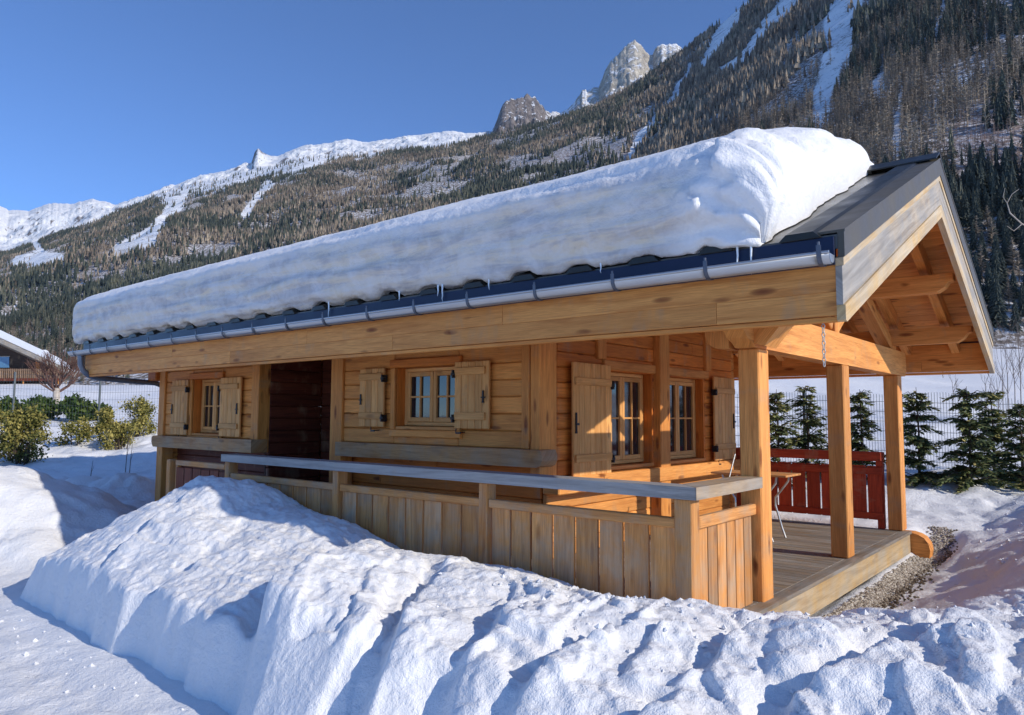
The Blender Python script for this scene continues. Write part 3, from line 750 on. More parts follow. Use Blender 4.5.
def ground_z(x, y):
    l, d = to_ld(x, y)
    z = ground_base(l, d)
    near = 1-sstep(25, 45, d)
    z = z+near*(.10*fbm(x*.35, y*.35, 101, 4)+.03*fbm(x*1.7, y*1.7, 103, 3))
    lf = sstep(-7.6, -9.5, x)*near*sstep(-2.4, -1.6, y); z = z+lf*(.10*fbm(x*1.1, y*1.1, 107, 4)+.09*(ridged(x*1.6, y*1.6, 109, 4)-.5)+.05*sstep(0, .06, fbm(x*2.1, y*2.1, 111, 3)))
    far = sstep(20, 60, d); z = z+far*(.6*fbm(x*.06, y*.06, 105, 4)+.9*fbm(x*.02, y*.02, 106, 3))+sstep(16, 24, d)*(1-sstep(70, 160, d))*(.55*(ridged(x*.09, y*.09, 107, 3)-.5)+.25*fbm(x*.3, y*.3, 108, 3))
    # left drift in front of the shrubs and the heap by the far corner of the chalet
    c = W(30, 500, 11.1); z = z+bumpg(x, y, c[0], c[1], 1.5, 1.3, .74, .7)+.10*fbm(x*1.6, y*1.6, 117, 4)*np.exp(-((x-c[0])**2+(y-c[1])**2)/5)
    c = W(-110, 490, 10.5); z = z+bumpg(x, y, c[0], c[1], 2.0, 1.6, .62, .7)+.05*fbm(x*2.2, y*2.2, 119, 4)*np.exp(-((x+10)**2+(y+1)**2)/8)
    c = W(72, 500, 14.4); z = z+bumpg(x, y, c[0], c[1], .42, .5, .30)
    c = W(112, 500, 14.2); z = z+bumpg(x, y, c[0], c[1], .8, .6, .22)+.14*fbm(x*2.6, y*2.6, 121, 4)*np.exp(-((x-c[0])**2+(y-c[1])**2)/2.5)
    c = W(146, 478, 14.5); z = z+bumpg(x, y, c[0], c[1], .7, .7, .22)
    # right: rising shoulder of snow next to the gravel, chunks thrown beside the deck
    z = z+.72*sstep(.5, 2.3, x-.03*(y-4))*sstep(-2.0, 1.5, y)*(1-sstep(9, 14, y))
    sh = np.exp(-((x-1.3)/1.6)**2)*sstep(1.0, 5, y)*(1-sstep(12, 16, y))
    z = z+sh*(.10*ridged(x*1.3, y*1.3, 131, 4)-.05+.07*fbm(x*4, y*4, 133, 3))
    # ridge of ploughed snow along the right fence
    z = z+near*sstep(9, 12.5, d)*sstep(.0, .25, l/np.maximum(d, 3))*(.16*ridged(x*.7, y*.7, 141, 4)-.05)
    # trodden strip with gravel along the deck
    tr = np.exp(-((x-.34)/.27)**4)*sstep(.9, 1.6, y)*(1-sstep(6.6, 7.6, y)); z = z*(1-tr)+tr*(-.36+.02*fbm(x*5, y*5, 151, 2))
    # driveway snow at lower left: packed, wheel-smeared
    dv = sstep(-2.0, -2.8, y)*(1-sstep(9, 12, d)); z = z*(1-dv)+dv*(-.50+.05*fbm(x*1.2+y*.6, y*3.0, 161, 4)+.045*(ridged(x*2.4+y, y*4.4, 163, 4)-.5)+.02*fbm(x*9, y*9, 165, 3))
    # a low strip under the chalet
    u = sstep(-8.3, -7.9, x)*(1-sstep(-.1, .15, x))*sstep(-.1, .2, y)*(1-sstep(6.3, 6.7, y)); z = z*(1-u)+u*-.42
    return z
def axis_pts(lo, hi, mid0, mid1, st, g):
    a = list(np.arange(mid0, mid1, st)); s_ = st; x = mid1
    while x < hi: a.append(x); s_ *= g; x += s_
    a.append(hi); s_ = st; x = mid0-st; b = []
    while x > lo: b.append(x); s_ *= g; x -= s_
    b.append(lo); return np.array(b[::-1]+a)
la = axis_pts(-1500, 1500, -13, 9, .065, 1.06); da = axis_pts(-400, 1400, 1.5, 19, .06, 1.05)
L_, D_ = np.meshgrid(la, da, indexing='ij'); X_, Y_ = from_ld(L_, D_); Z_ = ground_z(X_, Y_)
gr = link('snow_ground', np_mesh('snow_ground', np.stack([X_, Y_, Z_], -1).reshape(-1, 3), grid_faces(len(la), len(da)), True), M['snow_ground'])
tag(gr, kind='structure')

ico = np.array([(0, 0, 1), (.9, 0, .1), (.28, .86, .1), (-.73, .53, -.1), (-.73, -.53, .1), (.28, -.86, -.1), (0, 0, -1)])
icf = np.array([(0, 1, 2), (0, 2, 3), (0, 3, 4), (0, 4, 5), (0, 5, 1), (6, 2, 1), (6, 3, 2), (6, 4, 3), (6, 5, 4), (6, 1, 5)])
def clods(name, label, n, spot, rmin, rmax, seed, surf):
    g = np.random.default_rng(seed); V = []; F = []
    P = ico*1.0
    for k in range(n):
        x, y = spot(g); r = g.uniform(rmin, rmax)*(1 if g.random() < .8 else 1.6); q = P*(1+.35*g.uniform(-1, 1, (7, 1)))*r*np.array([1, .9, .7]); a = g.uniform(0, 6.28)
        q = np.stack([q[:, 0]*math.cos(a)-q[:, 1]*math.sin(a), q[:, 0]*math.sin(a)+q[:, 1]*math.cos(a), q[:, 2]], -1)
        V.append(q+np.array([x, y, float(surf(np.array(x), np.array(y)))+.15*r])); F.append(icf+7*k)
    return tag(link(name, np_mesh(name, np.concatenate(V), np.concatenate(F), False), M['snow_ground']), label, 'snow crumbs', kind='stuff')
# gravel strip beside the deck
w = NT('pale_gravel'); t_ = w.attr('tint')
M['gravel'] = w.fin(w.ramp(t_, [(0, (.09, .065, .045)), (.45, (.26, .22, .17)), (1, (.58, .54, .47))]), .9, None, .2)
gv, gf, gt = [], [], []
for k in range(4600):
    y = random.uniform(1.2, 7.4); cxg = .30+.05*math.sin(y*2.1); wd = .20*(1-.35*max(0, (y-5.5)/2))
    x = random.gauss(cxg, wd*.55)
    if x < .145 or x > .95: continue
    r = random.uniform(.010, .026); a = random.uniform(0, 6.28); c, s_ = math.cos(a), math.sin(a)
    p = ico*np.array([r*random.uniform(.8, 1.5), r, r*.7]); p = np.stack([p[:, 0]*c-p[:, 1]*s_, p[:, 0]*s_+p[:, 1]*c, p[:, 2]], -1)
    gv.append(p+np.array([x, y, float(ground_z(np.array(x), np.array(y)))+.012])); gf.append(icf+7*len(gf)); 
    dark = max(0, min(1, (x-.36)/.16)); gt += [max(0, min(1, random.gauss(.75-.75*dark, .2)))]*7
go = link('gravel', np_mesh('gravel', np.concatenate(gv), np.concatenate(gf), False, {'tint': gt}), M['gravel'])
tag(go, 'pale and brown gravel bared along the porch deck edge', 'gravel', kind='stuff')

# ================================================================== FRONT SNOW BANK
def tps(P, z):
    P = np.array(P, float); n = len(P); d = np.linalg.norm(P[:, None]-P[None], axis=2)
    K = np.where(d > 0, d*d*np.log(d+1e-12), 0)+np.eye(n)*.01; Q = np.c_[np.ones(n), P]
    A = np.block([[K, Q], [Q.T, np.zeros((3, 3))]]); s_ = np.linalg.solve(A, np.r_[z, 0, 0, 0])
    def f(x, y):
        sh = np.shape(x); q = np.stack([np.ravel(x), np.ravel(y)], -1); out = np.empty(len(q))
        for i in range(0, len(q), 20000):
            dd = np.linalg.norm(q[i:i+20000, None]-P[None], axis=2)
            out[i:i+20000] = np.where(dd > 0, dd*dd*np.log(dd+1e-12), 0)@s_[:n]+s_[n]+q[i:i+20000]@s_[n+1:]
        return out.reshape(sh)
    return f
ctrl = [(-7.3, -.35, .40), (-6.6, -.4, .68), (-6.05, -.42, .84), (-5.2, -.42, .83), (-4.2, -.42, .63), (-3.5, -.42, .53), (-2.95, -.42, .44), (-2.3, -.42, .40), (-1.7, -.4, .39), (-1.2, -.4, .34), (-.63, -.4, .28),
        (-.2, -.35, .24), (.2, -.1, .20), (.5, .25, .12), (.75, .6, .05), (1.05, 1.0, -.02), (1.4, 1.2, .10), (1.9, 1.2, .22), (2.6, 1.0, .25),
        (-7.3, .1, .30), (-5.6, .05, .62), (-4, .05, .45), (-2.9, .05, .30), (-1.5, .05, .22), (-.3, .05, .13), (.1, .3, .0), (.4, 1.0, -.25), (.9, 2.0, -.3), (1.6, 2.0, .05),
        (-7.2, -1.1, .12), (-6.2, -1.0, .55), (-5.4, -1.0, .60), (-4.3, -1.0, .46), (-3.4, -1.0, .38), (-2.6, -1.0, .32), (-1.8, -1.0, .30), (-1, -1.0, .27), (-.2, -1.0, .24), (.6, -.9, .20), (1.3, -.5, .14), (2.0, -.3, .20), (2.8, -.2, .3),
        (-7.1, -1.85, -.12), (-6, -1.9, .08), (-5, -1.95, .08), (-4, -2.0, .04), (-3, -2.05, .02), (-2.2, -2.1, .05), (-1.4, -2.1, .06), (-.6, -2.1, .08), (.2, -2.0, .10), (1.0, -1.8, .08), (1.8, -1.6, .10), (2.6, -1.4, .15),
        (-2, -3.0, -.1), (0, -3.0, -.08), (1.6, -2.8, -.05), (3, -2.6, 0)]
bank_f = tps([c[:2] for c in ctrl], np.array([c[2] for c in ctrl]))
def fold(x, y, x0, lean, w, amp, ya, yb, s_):
    """a slab of slid snow: rises slowly towards +x of its crack, drops at the crack"""
    xc = x0+lean*(y+.4)+.16*fbm(y*1.6, y*0+s_, 201+s_, 3)
    u = (x-xc)/w
    g = np.where(u > 0, np.exp(-np.abs(u)**1.5)*sstep(0, .14, u), 0)-.45*np.exp(-((u+.10)/.16)**2)
    return amp*g*(.75+.5*vnoise(y*1.7+s_, x*0+s_, 207))*sstep(ya-.25, ya+.2, y)*(1-sstep(yb-.75, yb+.1, y))
def bank_z(x, y):
    z = bank_f(x, y)
    z = z+fold(x, y, -2.95, -.38, .95, .22, -2.6, -.2, 1)+fold(x, y, -1.98, -.55, .80, .15, -2.8, -.45, 2)+fold(x, y, -1.02, -.36, .75, .09, -2.8, -.6, 3)
    z = z+fold(x, y, -4.35, -.3, .8, .06, -2.4, -.9, 4)+fold(x, y, -5.75, -.4, .5, .08, -1.9, -.7, 7)+fold(x, y, -.15, -.10, .55, .09, -2.8, -.55, 5)+fold(x, y, .72, .15, .6, .09, -2.6, .1, 6)+fold(x, y, 1.5, .4, .6, .11, -2.4, .6, 8)
    lump = sstep(-2.9, -1.2, x)*(.30+.70*sstep(-.35, -.95, y+.30*np.clip(x, 0, 3)*-1)); wx = x+.18*fbm(x*1.3, y*1.3, 205, 2); wy = y+.18*fbm(x*1.3, y*1.3, 206, 2)
    z = z+(.028+.050*lump)*fbm(wx*1.25, wy*1.5, 211, 3)
    # broken slabs: steps between plates of snow
    p1 = fbm(wx*1.15+.45*wy, wy*.9, 213, 3); p2 = fbm(wx*2.6+.8*wy, wy*2.2, 215, 3)
    z = z+(.014+.036*lump)*(sstep(-.02, .025, p1)+sstep(.18, .215, p1)+sstep(-.25, -.215, p1)-1.2)+(.006+.010*lump)*(sstep(-.02, .04, p2)+sstep(.2, .25, p2)-.8)
    z = z+(.010+.014*lump)*(ridged(wx*2.1+.5*wy, wy*1.9, 221, 4)-.55)+(.010+.014*lump)*fbm(x*6, y*6, 223, 4)
    z = z+.014*fbm(x*3+y*5, y*12-x*2, 225, 3)+.011*fbm(x*22, y*22, 227, 3)+.012*(ridged(x*9+y*3, y*11, 235, 3)-.5)-.018*sstep(.12, .5, fbm(x*5.5+y*2, y*6.5, 233, 3))
    z = z+np.interp(x, [-7.0, -6.2, -6.0, -5.3, -4.77, -3.75, -2.9, -2.45, -1.7, -1.3, -.5, -.3, .1, .45, .74, 1.09, 1.6, 2.2], [-.05, -.09, -.06, -.02, -.13, -.05, -.15, -.11, -.06, -.02, -.09, .03, .09, .04, .03, .13, .12, .08])*sstep(-1.5, -.6, y)
    # clods along the crest beside the rail
    cl = np.exp(-((y+.15-.55*np.clip(x, 0, 3)*.4)/.35)**2)*sstep(-1.2, .0, x); z = z+cl*(.032*ridged(x*5, y*5, 229, 3)-.03)
    pk = np.exp(-((x+6)/1.0)**2-((y+1.0)/.8)**2); z = z+pk*.045*fbm(x*5, y*5, 231, 3)
    # cut by the plough along the driveway
    yc = -2.02-.10*(np.clip(x, -8, -2)+7)/5+.10*fbm(x*.9, x*0+3, 241, 3)+.05*fbm(x*3.5, x*0+9, 243, 2)
    steep = sstep(-1.4, -2.6, x); wid = .10+.5*(1-steep)
    k = sstep(yc-wid, yc+.10+.25*(1-steep), y); z = -.62*(1-k)+z*k
    xe = -7.25+.25*fbm(y*1.5, y*0+1, 251, 3)+.12*(y+1); e = sstep(xe-.12, xe+.45, x); z = -.75*(1-e)+z*e
    u = sstep(-.02, .10, y)*(1-sstep(-.12, .1, x)); z = z-u*.35
    far = sstep(1.6, 2.3, y); z = z-far*.5
    return z
bx = np.linspace(-7.9, 3.4, 640); by_ = np.linspace(-3.3, 2.4, 340)
BX, BY = np.meshgrid(bx, by_, indexing='ij'); BZ = bank_z(BX, BY)
bk = link('snow_bank', np_mesh('snow_bank', np.stack([BX, BY, BZ], -1).reshape(-1, 3), grid_faces(*BX.shape), True), M['snow_bank'])
tag(bk, 'tall heap of slid and ploughed snow in front of the chalet railing', 'snow bank')
def _foot(g):
    x = g.uniform(-7.3, -1.6); return x, -2.25-.1*(x+7)/5-abs(g.normal(0, .22))
clods('snow_crumbs', 'crumbs of snow fallen along the foot of the ploughed bank', 45, _foot, .008, .022, 5, ground_z)
def _crest(g):
    x = g.uniform(-1.6, 2.3); return x, -.45+.35*max(0, x)+g.normal(0, .5)
clods('snow_crumbs', 'loose crumbs of snow lying on top of the front bank', 330, _crest, .008, .026, 6, bank_z)
def _side(g): return g.uniform(.8, 2.6), g.uniform(2.0, 11.0)
clods('snow_crumbs', 'loose lumps of snow scattered on the slope right of the deck', 170, _side, .010, .032, 7, ground_z)
# ================================================================== MOUNTAINS
PXU = np.array([-420, -250, -120, 0, 120, 150, 200, 245, 300, 330, 390, 450, 500, 560, 600, 640, 690, 735, 780, 840, 900, 960, 1024, 1100, 1250, 1450.])
RPY = np.array([330, 300, 275, 250, 205, 190, 178, 166, 152, 150, 143, 137, 127, 110, 95, 76, 42, 2, -40, -95, -150, -195, -235, -260, -240, -160.])
RD = np.array([2900, 2900, 2850, 2800, 2700, 2650, 2600, 2500, 2400, 2350, 2250, 2150, 2050, 1950, 1900, 1850, 1800, 1760, 1740, 1720, 1710, 1700, 1700, 1700, 1700, 1700.])
BD = np.interp(PXU, [-420, 0, 300, 600, 800, 900, 1024, 1450], [420, 380, 340, 290, 250, 240, 235, 235])
BPY = np.interp(PXU, [-420, 0, 300, 600, 800, 900, 1024, 1450], [392, 390, 385, 372, 352, 346, 343, 340])
def slope_pts(u, v):
    """surface of the wooded mountainside; u: bearing parameter, v: 0 foot .. 1 ridge"""
    rd = np.interp(u, PXU, RD); rp = np.interp(u, PXU, RPY); bd = np.interp(u, PXU, BD); bp = np.interp(u, PXU, BPY)
    vv = np.minimum(v, 1)
    dd = bd+(rd-bd)*vv
    zb = CAM[2]+bd*(AX_F[2]-AX_U[2]*(bp-357.5)/FPX+AX_R[2]*(u-512)/FPX); zr = CAM[2]+rd*(AX_F[2]-AX_U[2]*(rp-357.5)/FPX+AX_R[2]*(u-512)/FPX)
    z = zb+(zr-zb)*(vv+.16*vv*(vv-1))
    h = np.array([AX_F[0], AX_F[1]])[:, None]*np.ones_like(u)[None] if False else None
    x = CAM[0]+dd*(AX_F[0]+AX_R[0]*(u-512)/FPX); y = CAM[1]+dd*(AX_F[1]+AX_R[1]*(u-512)/FPX)
    over = np.clip(v-1, 0, 9); x = x+over*rd*(AX_F[0]+AX_R[0]*(u-512)/FPX); y = y+over*rd*(AX_F[1]+AX_R[1]*(u-512)/FPX)
    w_ = vv*(1-vv)*4
    z = z+w_*(.030*rd*fbm(x/420, y/420, 301, 4)+.012*rd*ridged(x/160, y/160, 303, 4)-.006*rd)+(1-np.minimum(w_, 1))*.004*rd*fbm(x/90, y/90, 305, 3)*vv
    z = np.maximum(z-over*rd*.9, 2)
    return x, y, z
GUL = [([(850, -30), (842, 30), (838, 62), (822, 95), (820, 128)], [15, 17, 15, 9, 8]), ([(800, -60), (790, 0), (762, 30), (742, 60), (722, 72)], [14, 12, 8, 8, 5]),
       ([(745, 0), (722, 35), (705, 70)], [7, 7, 4]), ([(690, 66), (682, 90), (668, 108)], [4, 5, 5]), ([(882, 78), (878, 95), (884, 102)], [7, 9, 6]), ([(985, 62), (960, 80), (935, 104)], [3, 4, 3]),
       ([(660, 118), (640, 145), (634, 156)], [4, 6, 5]), ([(945, -10), (940, 20), (925, 50)], [3, 4, 3]), ([(170, 205), (150, 240), (120, 250)], [4, 10, 8]), ([(20, 262), (55, 258)], [8, 7]),
       ([(640, 75), (610, 95), (590, 108)], [3, 3, 2]), ([(270, 185), (240, 215)], [5, 5]), ([(185, 195), (172, 215)], [6, 4]), ([(905, 95), (895, 130), (897, 160)], [3, 4, 5]), ([(15, 225), (45, 255)], [4, 5])]
def gully(px, py):
    g = np.zeros_like(px)
    jx = 5*fbm(px/22, py/22, 311, 3); 
    for pts, ws in GUL:
        for (a, b, wa, wb) in zip(pts, pts[1:], ws, ws[1:]):
            ab = np.array(b, float)-a; t = np.clip(((px-a[0])*ab[0]+(py-a[1])*ab[1])/(ab@ab), 0, 1)
            dist = np.hypot(px+jx-a[0]-t*ab[0], py+jx*.4-a[1]-t*ab[1]); wdt = wa+(wb-wa)*t
            g = np.maximum(g, 1-sstep(.6, 1.25, dist/wdt))
    return g
def masks(x, y, z):
    """what grows where on the mountainside: bare snow, brush, larch share"""
    d = (x-CAM[0])*AX_F[0]+(y-CAM[1])*AX_F[1]
    P = np.stack([x, y, z], -1)-CAM; c = P@AX_F; px = 512+FPX*(P@AX_R)/c; py = 357.5-FPX*(P@AX_U)/c
    g = gully(px, py)
    alp = np.interp(px, [-200, 0, 100, 150, 200, 250, 300, 360, 420, 480, 520, 640, 700, 760, 1100], [268, 246, 214, 206, 196, 186, 174, 158, 150, 140, 112, 20, -90, -200, -400])+6*fbm(px/14, px*0, 321, 3)
    alpine = 1-sstep(-5, 5, py-alp)                     # open snow above the trees on the far left ridge
    brush = np.exp(-(((px-1000)/62)**2+((py-145)/40)**2)**1.5)*1.1
    brush = np.maximum(brush, .8*np.exp(-(((px-600)/60)**2+((py-160)/14)**2)**1.2))
    rock = np.exp(-(((px-110)/40)**2+((py-262)/22)**2))*.7
    larch = np.clip(.5+1.5*fbm(x/140, y/140, 331, 3)+.25*np.exp(-((py-90)/60)**2)*np.exp(-((px-700)/120)**2)-.55*np.exp(-(((px-1000)/60)**2+((py-260)/80)**2))-.30*sstep(420, 150, px)+.55*np.exp(-(((px-890)/110)**2+((py-70)/100)**2)), 0, 1)
    return px, py, g, alpine, np.clip(brush, 0, 1), rock, larch
un = np.linspace(-400, 1430, 560); vn = np.r_[[-.04], np.linspace(0, 1, 190), [1.05, 1.15, 1.3]]
U_, V_ = np.meshgrid(un, vn, indexing='ij'); mx, my, mz = slope_pts(U_, V_)
mpx, mpy, mg, mal, mbr, mrk, mla = masks(mx, my, mz)
snowm = np.clip(np.maximum(np.maximum(mg, mal), 0)+.0, 0, 1)
w = NT('forest_floor_slope'); vec = w.uv((1, 1, 1), 'Object')
nf = w.noise(vec, .05, 8, .65); nf2 = w.noise(vec, .33, 7, .7)
fl = w.ramp(nf2, [(.36, (.085, .075, .068)), (.48, (.22, .19, .17)), (.57, (.62, .63, .67)), (.66, (.78, .80, .85))])
br = w.ramp(nf2, [(.32, (.17, .125, .11)), (.5, (.33, .27, .26)), (.62, (.68, .69, .74))])
sn = w.ramp(w.math('ADD', w.math('MULTIPLY', nf, .5), w.math('MULTIPLY', nf2, .5)), [(.40, (.20, .18, .165)), (.47, (.80, .83, .88)), (.6, (.88, .90, .93))])
c = w.mix(w.attr('brush'), fl, br); c = w.mix(w.ramp(w.math('ADD', w.attr('bare'), w.math('MULTIPLY', nf2, .5)), [(.55, 0.0), (.85, 1.0)]), c, sn)
c = w.mix(w.math('MULTIPLY', w.attr('rock'), w.ramp(nf2, [(.4, 0.0), (.6, 1.0)])), c, (.42, .37, .33))
M['slope'] = w.fin(c, .9, w.bump(nf2, .6, 3.0), .05)
so = link('mountain_slope', np_mesh('mountain_slope', np.stack([mx, my, mz], -1).reshape(-1, 3), grid_faces(*U_.shape), True, {'bare': snowm, 'brush': mbr, 'rock': mrk}), M['slope'])
tag(so, kind='structure')

# far snowy ridge with the rock needles
BU = np.array([-500, -300, -150, -50, -20, 0, 20, 40, 62, 85, 95, 108, 120, 150, 200, 245, 248, 251, 256, 263, 272, 300, 322, 345, 365, 385, 410, 430, 450, 462, 475, 490, 497, 503, 509, 515, 520, 526, 533, 541, 550, 560, 570, 577, 583, 592, 600, 606, 612, 620, 627, 633, 640, 645, 650, 656, 660, 666, 673, 680, 686, 692, 720, 760, 900])
BP = np.array([240, 215, 200, 196, 200, 207, 208, 198, 200, 195, 198, 202, 198, 186, 171, 158, 146, 142, 147, 150, 150, 138, 136, 133, 135, 133, 128, 126, 122, 125, 127, 124, 108, 95, 90, 91, 88, 86, 91, 96, 103, 106, 99, 90, 82, 79, 76, 62, 53, 44, 34, 30, 30, 37, 44, 46, 36, 31, 29, 30, 36, 46, 80, 120, 200])
def ridge_pts(u, v):
    rd = np.interp(u, [-500, 0, 240, 450, 560, 700, 900], [4300, 4300, 4000, 3800, 4600, 4700, 4700]); rp = np.interp(u, BU, BP)
    rk_ = np.maximum(np.exp(-((u-522)/36)**4), np.exp(-((u-632)/66)**4)); rp = rp-2.6*fbm(u/20, u*0, 401, 5, .55)*(1-rk_)-rk_*6*(ridged(u/10, u*0, 403, 4)-.5)-.5*fbm(u/2.5, u*0, 405, 2)*(1+2*rk_)
    bd = rd*.62; vv = np.minimum(v, 1)
    dd = bd+(rd-bd)*vv; k = AX_F[2]+AX_R[2]*(u-512)/FPX
    zr = CAM[2]+rd*(k-AX_U[2]*(rp-357.5)/FPX); zb = CAM[2]+bd*(k-AX_U[2]*(np.interp(u, PXU, RPY)+18-357.5)/FPX); zb = np.minimum(zb, zr-.12*rd)
    sh = 1+.9*np.exp(-((u-630)/55)**2)+.8*np.exp(-((u-522)/30)**2)
    z = zb+(zr-zb)*vv**sh
    over = np.clip(v-1, 0, 9); dd = dd+over*rd
    x = CAM[0]+dd*(AX_F[0]+AX_R[0]*(u-512)/FPX); y = CAM[1]+dd*(AX_F[1]+AX_R[1]*(u-512)/FPX)
    w_ = np.sin(math.pi*np.minimum(vv, .93)/.93*.97)
    pk_ = np.maximum(np.exp(-((u-522)/36)**4), np.exp(-((u-632)/66)**4)); w_ = w_*(1-.72*sstep(.82, .93, vv)*(1-pk_))+.10*pk_*sstep(.6, .8, vv)
    am_ = .42+.58*pk_; z = z+am_*w_*rd*(.045*(ridged(x/300, y/300, 411, 6, .6)-.5)+.02*fbm(x/90, y/90, 413, 5, .6)); z = np.maximum(z-over*rd*.8, 2)
    return x, y, z
un = np.r_[np.linspace(-450, -30, 80, endpoint=False), np.linspace(-30, 720, 760), np.linspace(724, 900, 30)]; vn = np.r_[np.linspace(0, 1, 130), [1.02, 1.08, 1.2]]
U_, V_ = np.meshgrid(un, vn, indexing='ij'); rx, ry, rz = ridge_pts(U_, V_)
rk = np.maximum(np.exp(-((U_-522)/36)**4)*1.0, .72*np.exp(-((U_-632)/66)**4)); rk = np.maximum(rk, .9*np.exp(-((U_-256)/11)**4)*sstep(.8, .95, V_)); rk = rk*sstep(.15, .4, V_)
pale = np.exp(-((U_-632)/64)**4)
w = NT('snow_and_rock'); vec = w.uv((1, 1, 1), 'Object'); n1 = w.noise(vec, .012, 9, .68); n2 = w.noise(w.uv((1, 1, .45), 'Object'), .03, 8, .7)
geo = w.n('ShaderNodeNewGeometry'); sp = w.n('ShaderNodeSeparateXYZ'); w.l(geo.outputs['Normal'], sp.inputs[0])
rockc = w.mix(w.attr('pale'), w.ramp(n2, [(.38, (.05, .046, .05)), (.62, (.25, .22, .21))]), w.ramp(n2, [(.36, (.13, .12, .11)), (.5, (.36, .33, .28)), (.64, (.62, .57, .48))]))
snowc = w.ramp(n1, [(.3, (.74, .77, .82)), (.6, (.84, .86, .89))])
f1 = w.math('ADD', w.math('ADD', w.math('MULTIPLY', w.attr('rock'), .20), w.math('MULTIPLY', n2, 1.14)), w.math('MULTIPLY', w.math('SUBTRACT', .62, sp.outputs[2]), .45))
c = w.mix(w.ramp(f1, [(.615, 0.0), (.665, 1.0)]), snowc, rockc)
M['peaks'] = w.fin(c, .85, w.bump(n2, 1.0, 14.0), .05)
ro = link('snowy_ridge', np_mesh('snowy_ridge', np.stack([rx, ry, rz], -1).reshape(-1, 3), grid_faces(*U_.shape), True, {'rock': rk, 'pale': pale}), M['peaks'])
tag(ro, kind='structure')

# ---- the woods
def tree_proto(tiers, pts, h, r0, seed, skirt=.12, jag=.55, droop=.35, trunk=True):
    r = random.Random(seed); V = []; F = []
    for k in range(tiers):
        t = k/tiers; zb = h*(skirt+(1-skirt)*t*.96); zt_ = min(h, zb+h*(1-skirt)/tiers*(1.9 if k < tiers-1 else 1.0))
        R = r0*(1-t)**.85*r.uniform(.85, 1.1)+.06*r0; a0 = r.uniform(0, 6.28); i0 = len(V); V.append((0, 0, zt_))
        for p in range(2*pts):
            a = a0+math.pi*p/pts; rr = R*(r.uniform(.8, 1.15) if p % 2 == 0 else jag*r.uniform(.8, 1.1)); dz = -droop*R*(.6 if p % 2 == 0 else .1)*r.uniform(.5, 1.3)
            V.append((rr*math.cos(a), rr*math.sin(a), zb+dz))
        for p in range(2*pts): F.append((i0, i0+1+p, i0+1+(p+1) % (2*pts)))
    if trunk:
        i0 = len(V)
        for p in range(3):
            a = 2.094*p; V += [(.02*h*math.cos(a), .02*h*math.sin(a), -.05*h), (.01*h*math.cos(a), .01*h*math.sin(a), h*.6)]
        for p in range(3):
            q = (p+1) % 3; F += [(i0+2*p, i0+2*q, i0+2*q+1), (i0+2*p, i0+2*q+1, i0+2*p+1)]
    return np.array(V), np.array(F)
def bare_proto(n, h, seed):
    r = random.Random(seed); V = []; F = []
    def spike(p, d, l, w_):
        d = np.array(d)/np.linalg.norm(d); s_ = np.cross(d, (0.3, .8, .2)); s_ /= np.linalg.norm(s_); q = np.cross(d, s_); i = len(V)
        V.extend([p+s_*w_, p-s_*w_*.5+q*w_*.8, p-s_*w_*.5-q*w_*.8, p+d*l]); F.extend([(i, i+1, i+3), (i+1, i+2, i+3), (i+2, i, i+3)])
    spike(np.zeros(3), (0, 0, 1), h, .018*h)
    for k in range(n):
        t = r.uniform(.18, .95); a = r.uniform(0, 6.28); l = h*.26*(1.08-t)*r.uniform(.6, 1.2)
        spike(np.array([0, 0, t*h]), (math.cos(a), math.sin(a), r.uniform(.1, .7)), l, .012*h)
    return np.array(V), np.array(F)
def tufted(pv, pf, n, r0, seed):
    r = random.Random(seed); V = list(map(tuple, pv)); F = list(map(tuple, pf))
    for q in range(n):
        t = r.uniform(.05, .95); a = r.uniform(0, 6.28); R = r0*(1-t)**.85*r.uniform(.5, 1.25); i = len(V); p = np.array([R*math.cos(a), R*math.sin(a), t]); s_ = .045*(1.35-t)*r.uniform(.6, 1.2); c_ = np.array([math.cos(a), math.sin(a), 0]); d_ = np.array([-c_[1], c_[0], 0])
        V += [tuple(p+c_*s_-np.array([0, 0, s_*r.uniform(.2, 1.3)])), tuple(p+d_*s_*.7), tuple(p-d_*s_*.7+np.array([0, 0, s_*.3]))]; F.append((i, i+1, i+2))
    return np.array(V), np.array(F)
CON_FAR = [tree_proto(3, 4, 1, .17, k, .06, .62, .3, False) for k in range(4)]
CON_MID = [tufted(*tree_proto(8, 5, 1, .145*(.85+.1*(k % 4)), 10+k, .05, .38, .8, False), 70, .17, 90+k) for k in range(8)]
LAR_FAR = [tree_proto(3, 3, 1, .14, 20+k, .15, .35, .2, True) for k in range(4)]
LAR_MID = [bare_proto(34, 1, 30+k) for k in range(5)]
